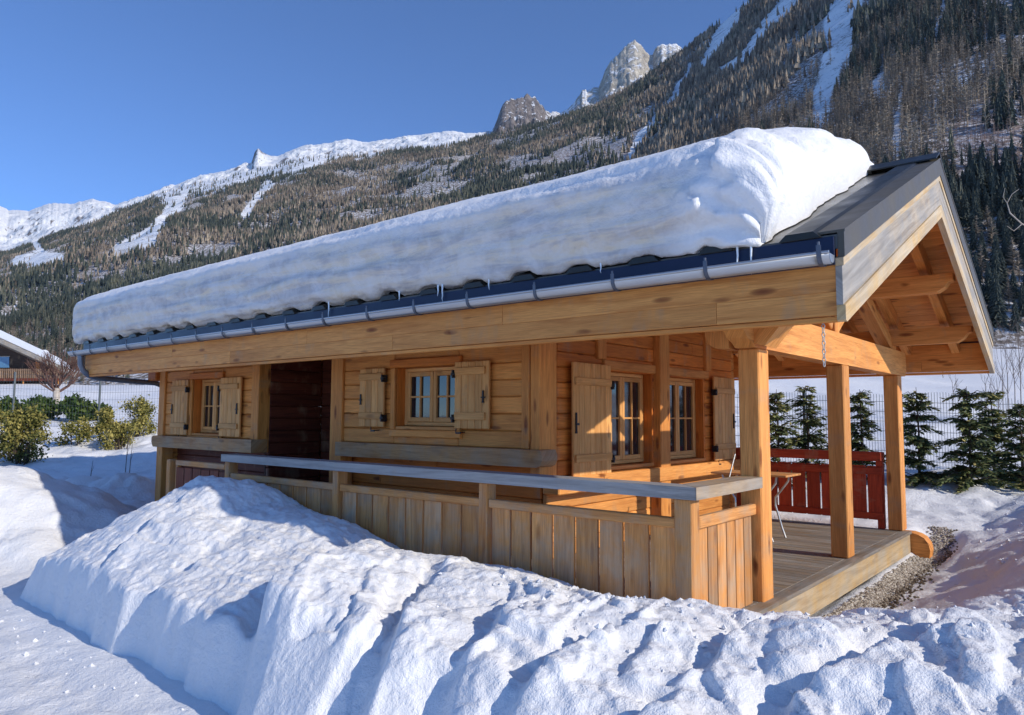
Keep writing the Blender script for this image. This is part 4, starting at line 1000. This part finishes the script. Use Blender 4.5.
def place(protos, X, Y, Z, H, tint, wid=None):
    Vs = []; Fs = []; T = []; n0 = 0; kind = rng.integers(0, len(protos), len(X)); A = rng.uniform(0, 6.28, len(X)); wd = rng.uniform(.8, 1.2, len(X)) if wid is None else wid
    for k, (pv, pf) in enumerate(protos):
        s_ = np.where(kind == k)[0]
        if len(s_) == 0: continue
        ca, sa = np.cos(A[s_])[:, None], np.sin(A[s_])[:, None]; h = H[s_][:, None]; ww = (wd[s_]*H[s_])[:, None]
        vx = (pv[None, :, 0]*ca-pv[None, :, 1]*sa)*ww+X[s_][:, None]; vy = (pv[None, :, 0]*sa+pv[None, :, 1]*ca)*ww+Y[s_][:, None]; vz = pv[None, :, 2]*h+Z[s_][:, None]
        Vs.append(np.stack([vx, vy, vz], -1).reshape(-1, 3)); Fs.append((pf[None]+(n0+np.arange(len(s_))*len(pv))[:, None, None]).reshape(-1, 3)); n0 += len(s_)*len(pv)
        T.append(np.repeat(tint[s_], len(pv)))
    return np.concatenate(Vs), np.concatenate(Fs), np.concatenate(T)
def foliage(name, stops, var=.25, scale=.6):
    w = NT(name); n = w.noise(w.uv((1, 1, 1), 'Object'), scale, 3, .6); c = w.ramp(w.attr('tint'), stops)
    c = w.mix(w.ramp(n, [(.35, var*1.6), (.6, 0.0)]), c, tuple(.45*a for a in stops[0][1])); return w.fin(c, .75, None, .15)
M['spruce'] = foliage('spruce_needles', [(0, (.030, .044, .044)), (.5, (.066, .080, .068)), (1, (.15, .15, .112))])
M['larchtree'] = foliage('bare_larch_twigs', [(0, (.14, .115, .096)), (.5, (.25, .205, .165)), (1, (.42, .35, .27))])
M['brushtwig'] = foliage('bare_brush_twigs', [(0, (.16, .11, .10)), (1, (.34, .26, .23))])
N = 430000
U = rng.uniform(-60, 1075, N); Vv = rng.uniform(0, 1, N); X, Y, Z = slope_pts(U, Vv)
# even ground density: area of the sampling cell against the densest
rdU = np.interp(U, PXU, RD); bdU = np.interp(U, PXU, BD); dist = bdU+(rdU-bdU)*Vv
cell = dist*(rdU-bdU)*1.25/FPX*1135/N
px_, py_, g_, al_, br_, rk_, la_ = masks(X, Y, Z)
hgt = np.where(dist < 900, 5+11*rng.beta(1.5, 2.4, N), 7+11*rng.beta(1.6, 2.2, N))
hgt = hgt*(1+.65*sstep(560, 720, px_)); clump = fbm(X/60, Y/60, 501, 4)+.16*sstep(600, 760, px_)
keep = (rng.uniform(0, 1, N) < np.clip(cell/np.interp(dist, [300, 900, 2500], [14, 24, 30]), 0, 1)*np.clip(.92+2.4*clump+1.6*fbm(X/230, Y/230, 503, 3), .04, 1)*.9) & (rng.uniform(0, 1, N) > g_*.985) & (rng.uniform(0, 1, N) > al_*.97) & (rng.uniform(0, 1, N) > br_*.93) & (rng.uniform(0, 1, N) > rk_*.8)
# hidden behind the chalet: skip most of it
hid = (px_ > 130) & (px_ < 800) & (py_ > np.interp(px_, [80, 300, 690, 790, 860, 940], [330, 265, 165, 150, 190, 200])+12)
keep &= ~hid & (py_ > -70)
lar = rng.uniform(0, 1, N) < la_
def sel(mask): return X[mask], Y[mask], Z[mask]-.4, hgt[mask]
IND_D = 300.0                                            # nearer than this every tree is an object of its own
tn = np.clip(.5+.5*fbm(X/35, Y/35, 511, 3)+rng.normal(0, .25, N), 0, 1)
far = keep & (dist >= 750); mid = keep & (dist < 750) & (dist > IND_D)
print('trees', keep.sum(), far.sum(), mid.sum())
V1, F1, T1 = place(CON_FAR, *sel(far & ~lar), tn[far & ~lar]); V2, F2, T2 = place(CON_MID, *sel(mid & ~lar), tn[mid & ~lar])
fo = link('spruce_forest', np_mesh('spruce_forest', np.concatenate([V1, V2]), np.concatenate([F1, F2+len(V1)]), False, {'tint': np.r_[T1, T2]}), M['spruce'])
tag(fo, 'dark green spruce forest covering the mountainside behind the chalet', 'forest', kind='stuff')
V1, F1, T1 = place(LAR_FAR, *sel(far & lar), tn[far & lar]); V2, F2, T2 = place(LAR_MID, *sel(mid & lar), tn[mid & lar], rng.uniform(1.0, 1.5, (mid & lar).sum()))
fo = link('larch_forest', np_mesh('larch_forest', np.concatenate([V1, V2]), np.concatenate([F1, F2+len(V1)]), False, {'tint': np.r_[T1, T2]}), M['larchtree'])
tag(fo, 'tan leafless larch wood mixed in among the spruces on the mountainside', 'forest', kind='stuff')
nb = 26000; Ub = rng.uniform(840, 1075, nb); Vb = rng.uniform(.02, .8, nb); Xb, Yb, Zb = slope_pts(Ub, Vb); mk = masks(Xb, Yb, Zb); kb = (rng.uniform(0, 1, nb) < mk[4]*.55) & (mk[2] < .5)
bp = [bare_proto(9, 1, 60+k) for k in range(4)]
V1, F1, T1 = place(bp, Xb[kb], Yb[kb], Zb[kb]-.2, rng.uniform(4, 9, kb.sum()), rng.uniform(0, 1, kb.sum()), np.full(kb.sum(), 1.3))
fo = link('brushwood', np_mesh('brushwood', V1, F1, False, {'tint': T1}), M['brushtwig']); tag(fo, 'pinkish brown bare brushwood on the snowy slope at the upper right', 'brushwood', kind='stuff')

# ---- nearest trees of the wood, each one a thing
def conifer_things():
    protos = []
    w_ = M['spruce']
    for k in range(4):
        v, f = tree_proto(13, 8, 1, .19, 700+k, .05, .5, .6, False)
        # loose branch tufts between the tiers
        r = random.Random(800+k); V = list(map(tuple, v)); F = list(map(tuple, f))
        for q in range(260):
            t = r.uniform(.05, .97); a = r.uniform(0, 6.28); R = .20*(1-t)**.85*r.uniform(.6, 1.12); i = len(V); p = np.array([R*math.cos(a), R*math.sin(a), t]); s_ = .022*(1.3-t)
            V += [tuple(p+np.array([s_*1.5*math.cos(a), s_*1.5*math.sin(a), -s_*r.uniform(.3, 1.2)])), tuple(p+np.array([-s_*math.sin(a), s_*math.cos(a), s_*.4])), tuple(p+np.array([s_*math.sin(a), -s_*math.cos(a), s_*.5]))]; F.append((i, i+1, i+2))
        V = np.array(V); cm = np_mesh('crown', V, np.array(F), False, {'tint': np.clip(np.random.default_rng(k).normal(.40, .18, len(V)), 0, 1)}); cm.materials.append(w_)
        mb = MB(); mb.tube([(0, 0, -.06), (0, 0, .5), (0, 0, .93)], [.016, .010, .002], 6, 1.0); tm = mb.mesh('trunk'); tm.materials.append(M['bark'])
        o = empty('spruce_tree'); link('crown', cm, None, o); link('trunk', tm, None, o); protos.append(o)
    return protos
w = NT('grey_brown_bark'); nb_ = w.noise(w.uv((4, 4, 1), 'Object'), 3, 4, .6); M['bark'] = w.fin(w.ramp(nb_, [(.3, (.045, .032, .024)), (.7, (.15, .115, .09))]), .85, w.bump(nb_, .5, .02), .1)
used = set()
def drop(protos, x, y, z, h, rz, wide, label, cat, group=None):
    k = random.randrange(len(protos)); src = protos[k]
    if k in used and protos is not None or src.get('taken'): o = src.copy(); col.objects.link(o); new = True
    else: o = src; new = False
    if new:
        for ch in src.children:
            c = ch.copy(); col.objects.link(c); c.parent = o
    src['taken'] = 1
    o.location = (x, y, z); o.scale = (h*wide, h*wide, h); o.rotation_euler = (0, 0, rz); tag(o, label, cat, group)
    return o
cp = conifer_things(); pts = []
tries = 0
while len(pts) < 120 and tries < 6000:
    tries += 1
    u = np.array([random.uniform(905, 1062)]); v = np.array([random.uniform(.002, .060)]); x, y, z = slope_pts(u, v)
    if any((x[0]-a)**2+(y[0]-b)**2 < 22 for a, b in pts): continue
    pts.append((x[0], y[0])); drop(cp, x[0], y[0], z[0]-.5, random.uniform(10, 18), random.uniform(0, 6.28), random.uniform(.85, 1.2), 'dark green spruce standing in the lower wood right of the gable', 'spruce', 'spruces at the foot of the right slope')
for o in cp:
    if 'taken' in o: del o['taken']
for o in list(col.objects):
    if 'taken' in o: del o['taken']
larch_mesh = []
lp = []
for k in range(3):
    v, f = bare_proto(110, 1, 900+k); cm = np_mesh('branches', v, f, False, {'tint': np.full(len(v), .62+.1*k)}); cm.materials.append(M['larchtree'])
    mb = MB(); mb.tube([(0, 0, -.06), (0, 0, .5), (0, 0, .97)], [.014, .009, .002], 6, 1.0); tm = mb.mesh('trunk'); tm.materials.append(M['bark'])
    o = empty('larch_tree'); link('branches', cm, None, o); link('trunk', tm, None, o); lp.append(o)
lpts = []; tries = 0
while len(lpts) < 34 and tries < 3000:
    tries += 1
    u = np.array([random.uniform(915, 1055)]); v = np.array([random.uniform(.006, .065)]); x, y, z = slope_pts(u, v)
    if any((x[0]-a)**2+(y[0]-b)**2 < 22 for a, b in pts+lpts): continue
    lpts.append((x[0], y[0])); drop(lp, x[0], y[0], z[0]-.5, random.uniform(10, 15), random.uniform(0, 6.28), random.uniform(1.1, 1.5), 'pale leafless larch among the spruces of the lower right wood', 'larch', 'bare larches at the foot of the right slope')
for o in list(col.objects):
    if 'taken' in o: del o['taken']

# ================================================================== FENCES
def gz(p): return float(ground_z(np.array(p[0]), np.array(p[1])))
def fence(pts, h, posts, label, step=.055, hs=.2, name='wire_fence', r=.0045):
    t = empty(name, tuple(pts[0])); tag(t, label, 'fence')
    m = MB()
    for a, b in zip(pts, pts[1:]):
        a, b = np.array(a), np.array(b); L = np.linalg.norm(b[:2]-a[:2]); n = int(L/step)
        for k in range(n):
            q = a+(b-a)*k/n; g = gz(q)-.05; m.tube([(q[0], q[1], g), (q[0], q[1], g+.05+h)], r, 3, 1.0, False)
        k = 0; nseg = max(2, int(L/2.5))
        while k*hs <= h+.001:
            for s_ in range(nseg):
                q0 = a+(b-a)*s_/nseg; q1 = a+(b-a)*(s_+1)/nseg; m.tube([(q0[0], q0[1], gz(q0)+k*hs), (q1[0], q1[1], gz(q1)+k*hs)], r*1.2, 3, 1.0, False)
            k += 1
    m.build('mesh_panel', M['fence'], t)
    for q in posts:
        g = gz(q); m = MB(); m.box(q[0]-.028, q[0]+.028, q[1]-.028, q[1]+.028, g-.3, g+h+.05, .004); m.build('post', M['fence'], t)
    return t
FR = [W(690, 470, 15.6), W(905, 470, 15.0), W(1080, 470, 14.5)]
fence(FR, 1.56, [W(700, 470, 15.55), W(806, 470, 15.25), W(902, 470, 14.98), W(1034, 470, 14.6)], 'dark welded wire fence behind the young firs on the right')
FL = [W(-40, 430, 25.5), W(98, 430, 25.5), W(175, 430, 25.0)]
fence(FL, 1.75, [W(12, 430, 25.45), W(98, 430, 25.45), W(172, 430, 24.95)], 'dark wire mesh fence among the shrubs on the left', .10, .25, r=.0032)

# ================================================================== YOUNG FIRS AND SHRUBS
M['fir'] = foliage('fir_sprays', [(0, (.06, .095, .045)), (.5, (.19, .22, .09)), (1, (.50, .40, .15))], .2, 4)
M['thuja'] = foliage('yellow_green_sprays', [(0, (.06, .07, .018)), (.5, (.24, .22, .06)), (1, (.46, .38, .12))], .2, 4)
M['laurel'] = foliage('dark_hedge_leaves', [(0, (.02, .045, .014)), (.6, (.055, .095, .025)), (1, (.14, .17, .045))], .2, 4)
def young_fir(p, h, r0, seed, label, tipgold=.5):
    r = random.Random(seed); t = empty('young_fir', tuple(p)); tag(t, label, 'young fir', 'young firs along the right fence')
    base = np.array(p); m = MB(); m.tube([base+(0, 0, -.15), base+(.02, 0, h*.5), base+(0, .01, h*.99)], [.030, .02, .004], 6, 1.0)
    V = []; F = []; T = []
    nw = int(h*11)
    for k in range(nw):
        tt = .05+.95*k/nw; z = h*tt+r.uniform(-.06, .06); R = r0*(1-.8*tt)**.9*r.uniform(.45, 1.25)+.04
        for b in range(r.randint(5, 7)):
            if r.random() < .22: continue
            a = r.uniform(0, 6.28); d = np.array([math.cos(a), math.sin(a), 0]); n = max(3, int(R/.045)); pr = base+np.array([0, 0, z]); rise = r.uniform(-.2, .8)*(.45+.7*tt)
            L = R*r.uniform(.6, 1.15); m.tube([pr, pr+d*L*.5+np.array([0, 0, L*rise*.7]), pr+d*L+np.array([0, 0, L*(rise*.7-.22)])], [.009, .006, .002], 4, 1.0, False)
            for i in range(n):
                f = (i+.6)/n; q = pr+d*L*f+np.array([0, 0, L*(rise*1.4*f-(.22+.7*rise)*f*f)])
                for s_ in (-1, 1, 0, .5, -.5):
                    aa = a+s_*r.uniform(.5, 1.2); l = r.uniform(.08, .18)*(1.15-.4*f); wv = r.uniform(.016, .034); dd = np.array([math.cos(aa), math.sin(aa), r.uniform(-.75, .25)]); dd /= np.linalg.norm(dd)
                    sd = np.cross(dd, (r.uniform(-.5, .5), r.uniform(-.5, .5), 1)); sd /= np.linalg.norm(sd); i0 = len(V)
                    V += [q-sd*wv*.3, q+dd*l*.55-sd*wv, q+dd*l, q+dd*l*.55+sd*wv]; F.append((i0, i0+1, i0+2, i0+3)); c = max(0, min(1, r.gauss(.36+.35*f*tipgold*(tt > .45)+.25*(tt > .85)*tipgold, .2))); T += [c]*4
    m.build('trunk', M['bark'], t)
    link('foliage', np_mesh('foliage', np.array(V), np.array(F), False, {'tint': T}), M['fir'], t)
    return t
def on_ground(px, py, d):
    p = W(px, py, d); p[2] = gz(p); return p
for px, d, ptop, r0, seed, lab in ((778, 13.8, 388, .52, 1, 'young fir half hidden behind the corner post of the porch'), (808, 14.2, 387, .62, 2, 'young fir seen between the corner post and the middle porch post'),
        (862, 14.0, 388, .62, 3, 'young fir seen between the middle and the far porch post'), (919, 13.6, 386, .66, 4, 'young fir just right of the far porch post'), (970, 13.2, 385, .74, 5, 'tallest and fullest young fir in front of the right fence'),
        (994, 14.0, 390, .55, 6, 'narrow young fir close behind the fullest one'), (1022, 13.3, 402, .58, 7, 'young fir cut by the right edge of the photo')):
    p = on_ground(px, 470, d); h = W(px, ptop, d)[2]-p[2]; young_fir(p, h, r0, seed, lab)
def shrub(name, p, rx, ry, h, n, mat, seed, label, cat='shrub', group=None, leaf=.06, open_=.35, mean=.5):
    r = random.Random(seed); g = np.random.default_rng(seed); base = np.array(p); t = empty(name, tuple(base)); tag(t, label, cat, group)
    m = MB()
    nc = max(6, int(n/130)); cen = []
    for k in range(nc):
        a = r.uniform(0, 6.28); q = r.uniform(0, 1)**.5; zz = r.uniform(.12, .95); sc = (1-.55*max(0, zz-.45)/.55)
        c = base+np.array([rx*q*sc*math.cos(a), ry*q*sc*math.sin(a), h*zz]); cen.append(c)
        b0 = base+np.array([.25*rx*math.cos(a)*q, .25*ry*math.sin(a)*q, -.1]); m.tube([b0, (b0+c)/2+np.array([0, 0, .12*h]), c+np.array([0, 0, .06*h])], [.016, .010, .003], 4, 1.0, False)
    cen = np.array(cen); n = int(n*1.25); idx = g.integers(0, nc, n); cr = open_*min(rx, h*.6); 
    P = cen[idx]+g.normal(0, 1, (n, 3))*np.array([cr, cr, cr*.8])*.55; P[:, 2] = np.maximum(P[:, 2], base[2]+.02)
    D = g.normal(0, 1, (n, 3))+np.array([0, 0, .5]); D /= np.linalg.norm(D, axis=1)[:, None]; S = np.cross(D, g.normal(0, 1, (n, 3))); S /= np.linalg.norm(S, axis=1)[:, None]
    l = g.uniform(.6, 1.3, n)[:, None]*leaf; V = np.stack([P, P+D*l*.6-S*l*.35, P+D*l*1.3, P+D*l*.6+S*l*.35], 1).reshape(-1, 3)
    T = np.repeat(np.clip(g.normal(mean, .2, n)+.25*g.uniform(-1, 1, nc)[idx], 0, 1), 4)
    m.build('stems', M['bark'], t); link('foliage', np_mesh('foliage', V, np.arange(4*n).reshape(-1, 4), False, {'tint': T}), M[mat], t)
    return t
def sh(px, ptop, d, wpx, n, mat, seed, label, **k):
    p = on_ground(px, 440, d); h = W(px, ptop, d)[2]-p[2]; rx = wpx*d/FPX/2; return shrub(k.pop('name', 'shrub'), p, rx, rx*.8, h, n, mat, seed, label, **k)
sh(22, 410, 18.5, 50, 5200, 'thuja', 1, 'large yellow green shrub at the left edge of the photo', leaf=.062)
sh(-18, 402, 18.5, 44, 3800, 'thuja', 2, 'yellow green shrub cut by the left edge of the photo', leaf=.062)
sh(74, 420, 21.5, 32, 1100, 'thuja', 3, 'thin straggly shrub between the large shrub and the right hand ones', leaf=.07, open_=.45)
sh(106, 409, 23.0, 28, 2000, 'thuja', 4, 'yellow green shrub right behind the fence post', leaf=.062)
sh(136, 398, 23.2, 34, 2600, 'thuja', 5, 'tall yellow green shrub nearest the chalet corner', leaf=.062)
sh(122, 424, 21.5, 44, 2200, 'thuja', 6, 'low spreading shrub at the foot of the tall one by the chalet', leaf=.062)
for k, (px, tp, w_) in enumerate(((4, 402, 30), (36, 401, 34), (74, 401, 34), (98, 408, 26))):
    sh(px, tp, 30, w_, 3000, 'laurel', 20+k, ('dark green hedge bush at the left end of the row', 'dark green hedge bush left of the pale tree trunk', 'dark green hedge bush right of the pale tree trunk', 'lower dark green hedge bush at the right end of the row')[k], name='hedge_bush', cat='hedge bush', group='dark hedge bushes beyond the fence', leaf=.13, open_=.5)

# bare trees and twigs
M['twig'] = plain('red_brown_twigs', (.15, .085, .068), .8, 0, .25, 4, .1)
M['palebark'] = plain('pale_grey_bark', (.42, .37, .32), .85, 0, .3, 6, .1)
M['greytwig'] = plain('grey_twigs', (.16, .13, .12), .85, 0, .25, 4, .1)
def grow(mb, p, d, l, r, depth, R, spread=.55, up=.15):
    p = np.array(p, float); d = np.array(d, float); d /= np.linalg.norm(d); q = p+d*l*.5+np.array([R.uniform(-1, 1), R.uniform(-1, 1), .2])*l*.05; e = p+d*l+np.array([R.uniform(-1, 1), R.uniform(-1, 1), .3])*l*.07
    mb.tube([p, q, e], [r, r*.85, r*.68], 5 if depth > 2 else 3, 1.0, False)
    if depth == 0: return
    for k in range(R.choice((2, 3, 3))):
        s_ = p+(e-p)*R.uniform(.45, 1.0); nd = d+np.array([R.uniform(-1, 1), R.uniform(-1, 1), R.uniform(-.5, .9)])*spread+np.array([0, 0, up]); grow(mb, s_ if k else e, nd, l*R.uniform(.62, .85), r*.62, depth-1, R, spread, up)
p = on_ground(55, 420, 34); t = empty('bare_tree', tuple(p)); tag(t, 'leafless reddish twiggy tree with pale trunk in front of the left house', 'tree')
b = MB(); hh = W(55, 388, 34)[2]-p[2]; b.tube([p-np.array([0, 0, .3]), p+np.array([.03, 0, hh*.5]), p+np.array([0, 0, hh])], [.24, .17, .14], 8); b.build('trunk', M['palebark'], t)
b = MB(); R = random.Random(5)
for k in range(13):
    a = 6.28*k/13; grow(b, p+np.array([0, 0, hh*R.uniform(.75, 1)]), (math.cos(a)*1.0, math.sin(a)*1.0, R.uniform(.25, 1.5)), R.uniform(.6, .85), .045, 4, R, .6, .12)
b.build('branches', M['twig'], t)
for k, (px, py, d, h) in enumerate(((984, 372, 27, 1.6), (996, 378, 24, 1.5), (1006, 374, 26, 2.9), (1013, 380, 24, 2.3), (1019, 374, 25, 3.4), (1027, 378, 24, 2.8), (951, 366, 30, 1.2), (1001, 366, 31, 3.0))):
    p = on_ground(px, py, d); t = empty('bare_sapling', tuple(p)); tag(t, 'thin leafless sapling standing in the snow slope behind the right fence', 'sapling', 'bare saplings on the right snow slope')
    b = MB(); b.tube([p-np.array([0, 0, .1]), p+np.array([.04, 0, h*.5]), p+np.array([.0, .05, h])], [.016, .012, .004], 4); b.build('trunk', M['greytwig'], t)
    b = MB(); R = random.Random(40+k)
    for q in range(5):
        a = R.uniform(0, 6.28); grow(b, p+np.array([.03, 0, h*R.uniform(.3, .85)]), (math.cos(a)*.5, math.sin(a)*.5, 1), h*.24, .007, 2, R, .4, .2)
    b.build('branches', M['greytwig'], t)
# bare tree outside the right edge whose bent bough reaches into view
p = on_ground(1085, 440, 12.5); t = empty('bare_tree', tuple(p)); tag(t, 'leafless tree whose bent grey bough reaches in at the right edge', 'tree')
top = W(1075, 180, 12.5); b = MB(); b.tube([p-np.array([0, 0, .2]), (p+top)/2+np.array([.1, 0, 0]), top], [.09, .07, .04], 8); b.build('trunk', M['palebark'], t)
b = MB(); b.tube([W(1075, 235, 12.5), W(1040, 230, 12.4), W(1022, 224, 12.4), W(1010, 213, 12.3), W(1007, 203, 12.3), W(1012, 194, 12.3), W(1019, 189, 12.3)], [.02, .014, .011, .010, .008, .006, .004], 6)
b.tube([W(1022, 224, 12.4), W(1014, 231, 12.4), W(1007, 226, 12.4)], [.008, .006, .003], 5); b.tube([W(1007, 203, 12.3), W(1003, 197, 12.3), W(1005, 188, 12.3)], [.006, .004, .002], 5)
R = random.Random(77)
for k in range(9):
    a = R.uniform(-1.2, 1.6); q = p+(top-p)*R.uniform(.55, .98); grow(b, q, (math.cos(a)*.8, math.sin(a)*.8, 1.0), R.uniform(.5, .9), .022, 3, R, .5, .2)
b.build('branches', M['palebark'], t)
# twigs poking out of the snow left of the chalet
for k, (px, py, d, h) in enumerate(((125, 474, 16.5, .9), (129, 476, 16.2, .75), (90, 478, 15.0, .5))):
    p = on_ground(px, py, d); m = MB(); m.tube([p-np.array([0, 0, .05]), p+np.array([.02, .01, h*.5]), p+np.array([.0, .04, h])], [.010, .008, .003], 5); m.tube([p+np.array([.02, .01, h*.5]), p+np.array([.10, .03, h*.8])], [.005, .002], 4)
    tag(link('dry_stalk', m.mesh('dry_stalk'), M['greytwig']), 'thin dry stalk sticking out of the shaded snow left of the chalet', 'stalk', 'dry stalks in the left snow')

# ================================================================== NEIGHBOUR HOUSE
def house():
    D = 58.0; R3 = np.array([RGT[0], RGT[1], 0]); F3 = (W(-110, 390, 1.0)-CAM)*np.array([1, 1, 0]); F3 /= np.linalg.norm(F3); c = W(-70, 390, D); g = W(20, 391, D)[2]-.8
    def at(px, py, back=0.0):
        q = W(px, py, D); return q+F3*back
    t = empty('mountain_house', (c[0], c[1], g)); tag(t, 'dark brown wooden house with balcony and snowy roof at the left edge', 'house')
    def slab(name, pts, depth, mat, parent=t, back=0.0, tint=1.0):
        """front outline (photo plane at D) pushed back by depth"""
        V = [tuple(at(*p, back)) for p in pts]+[tuple(at(*p, back+depth)) for p in pts]; n = len(pts); m = MB()
        F = [list(range(n)), list(range(n, 2*n))[::-1]]+[[i, n+i, n+(i+1) % n, (i+1) % n] for i in range(n)]
        UV = [[((np.array(V[i])@R3), V[i][2]) for i in f] for f in F[:2]]+[[(np.array(V[i])@(R3+F3*.7), V[i][2]) for i in f] for f in F[2:]]
        m.add(V, F, UV, tint); return m.build(name, M[mat], parent)
    e = 62                                                    # right wall line
    slab('wall', [(-200, 400), (e, 400), (e, 369), (-65, 311), (-200, 371)], 9, 'darkhouse', back=1.2)
    slab('roof', [(-70, 306), (78, 374), (78, 378.5), (-70, 311)], 11, 'barge')
    slab('roof', [(-70, 306), (-70, 311), (-215, 378.5), (-215, 374)], 11, 'barge')
    sn = slab('roof_snow', [(-70, 299), (-20, 320), (30, 344), (60, 358), (70, 365), (74, 371.5), (-70, 305.2), (-213, 371), (-205, 362)], 10.8, 'snow_far', None, .1); tag(sn, 'white snow layer on the sloping roof of the brown house', 'roof snow')
    ch = slab('chimney', [(48, 351), (56, 351), (56, 362), (48, 362)], .8, 'palebark', t, 4.0)
    slab('cap', [(46.5, 350.9), (57.5, 350.9), (57, 348.2), (54, 346.6), (50, 346.6), (47, 348.2)], 1.0, 'snow_far', ch, 3.9)
    slab('balcony_floor', [(-200, 378.5), (58, 378.5), (58, 381), (-200, 381)], 1.7, 'brown', back=-.5)
    bal = slab('balcony_railing', [(-200, 367), (58, 370), (58, 371.5), (-200, 368.6)], .08, 'aged', back=-.45)
    m = MB()
    for k in range(60):
        px = -60+2.0*k; a = at(px, 369, -.42); b_ = at(px, 378.4, -.42); m.bar(a, b_, .085, .04, tuple(F3), .004)
    m.build('baluster', M['aged'], bal)
    w_ = slab('window', [(1, 356), (11, 356), (11, 367), (1, 367)], .06, 'bluepane', t, 1.12); 
    slab('frame', [(.2, 355.2), (11.8, 355.2), (11.8, 356), (.2, 356)], .1, 'barge', w_, 1.08)
    slab('door', [(38, 361), (46, 364), (46, 378), (38, 378)], .06, 'shade_wood', t, 1.12)
    slab('lower_wall', [(-200, 386), (20, 386), (20, 400), (-200, 400)], .5, 'red', t, .6)
    slab('shed_front', [(28, 385), (60, 384), (60, 400), (28, 400)], .4, 'brown', t, .7)
    for px in (-10, 22, 57): slab('post', [(px, 381), (px+1.2, 381), (px+1.2, 400), (px, 400)], .14, 'beam', t, -.4)
    m = MB(); m.tube([at(44, 355, 2.0), at(40, 353.5, 2.0)], .04, 6)
M['aged'] = wood('aged_balcony_wood', (.30, .20, .13), (.16, .095, .06), 0)
M['darkhouse'] = wood('aged_dark_boards', (.085, .048, .030), (.035, .018, .012), 0)
M['bluepane'] = plain('blue_window_pane', (.10, .25, .42), .15, 0, .1, 3, .6)
house()

# ================================================================== AIR
hm = bpy.data.meshes.new('haze')
hv = [(x, y, z) for x in (-9400, 2300) for y in (-2100, 7200) for z in (-1.6, 2700)]
hm.from_pydata(hv, [], [(0, 1, 3, 2), (4, 6, 7, 5), (0, 4, 5, 1), (2, 3, 7, 6), (0, 2, 6, 4), (1, 5, 7, 3)])
HM = bpy.data.materials.new('thin_blue_air'); HM.use_nodes = True; HM.node_tree.nodes.clear()
pv = HM.node_tree.nodes.new('ShaderNodeVolumePrincipled'); po = HM.node_tree.nodes.new('ShaderNodeOutputMaterial'); HM.node_tree.links.new(pv.outputs[0], po.inputs['Volume'])
pv.inputs['Color'].default_value = (.70, .82, 1, 1); pv.inputs['Density'].default_value = 2.0e-5; pv.inputs['Anisotropy'].default_value = .1
tag(link('haze', hm, HM), kind='stuff', label='thin bluish mountain air', cat='haze')

# ================================================================== LIGHT, SKY, CAMERA
SUN_EL, SUN_OFF = math.radians(28), math.radians(8.5)
sd = Vector((math.cos(SUN_OFF)*math.cos(SUN_EL), math.sin(SUN_OFF)*math.cos(SUN_EL), math.sin(SUN_EL)))
sun = bpy.data.lights.new('sun', 'SUN'); sun.energy = 2.45; sun.angle = math.radians(.5); sun.color = (1, .91, .77)
so_ = bpy.data.objects.new('sun', sun); col.objects.link(so_); so_.rotation_euler = sd.to_track_quat('Z', 'Y').to_euler(); so_.location = (20, 0, 30)
wd = bpy.data.worlds.new('World'); scene.world = wd; wd.use_nodes = True; nt = wd.node_tree; bg = nt.nodes['Background']
sk = nt.nodes.new('ShaderNodeTexSky'); sk.sky_type = 'NISHITA'; sk.sun_disc = False; sk.sun_elevation = SUN_EL; sk.sun_rotation = math.pi/2-SUN_OFF
sk.altitude = 2400; sk.air_density = .8; sk.dust_density = 0.05; sk.ozone_density = 8
nt.links.new(sk.outputs[0], bg.inputs[0]); bg.inputs[1].default_value = .125
cam = bpy.data.cameras.new('camera'); cam.sensor_width = 36; cam.lens = FPX*36/1024; cam.clip_end = 20000; cam.clip_start = .05
co = bpy.data.objects.new('camera', cam); col.objects.link(co)
mw = Matrix(((AX_R[0], AX_U[0], -AX_F[0], CAM[0]), (AX_R[1], AX_U[1], -AX_F[1], CAM[1]), (AX_R[2], AX_U[2], -AX_F[2], CAM[2]), (0, 0, 0, 1)))
co.matrix_world = mw; scene.camera = co
scene.view_settings.view_transform = 'Standard'; scene.view_settings.look = 'None'; scene.view_settings.exposure = .8; scene.view_settings.gamma = 1
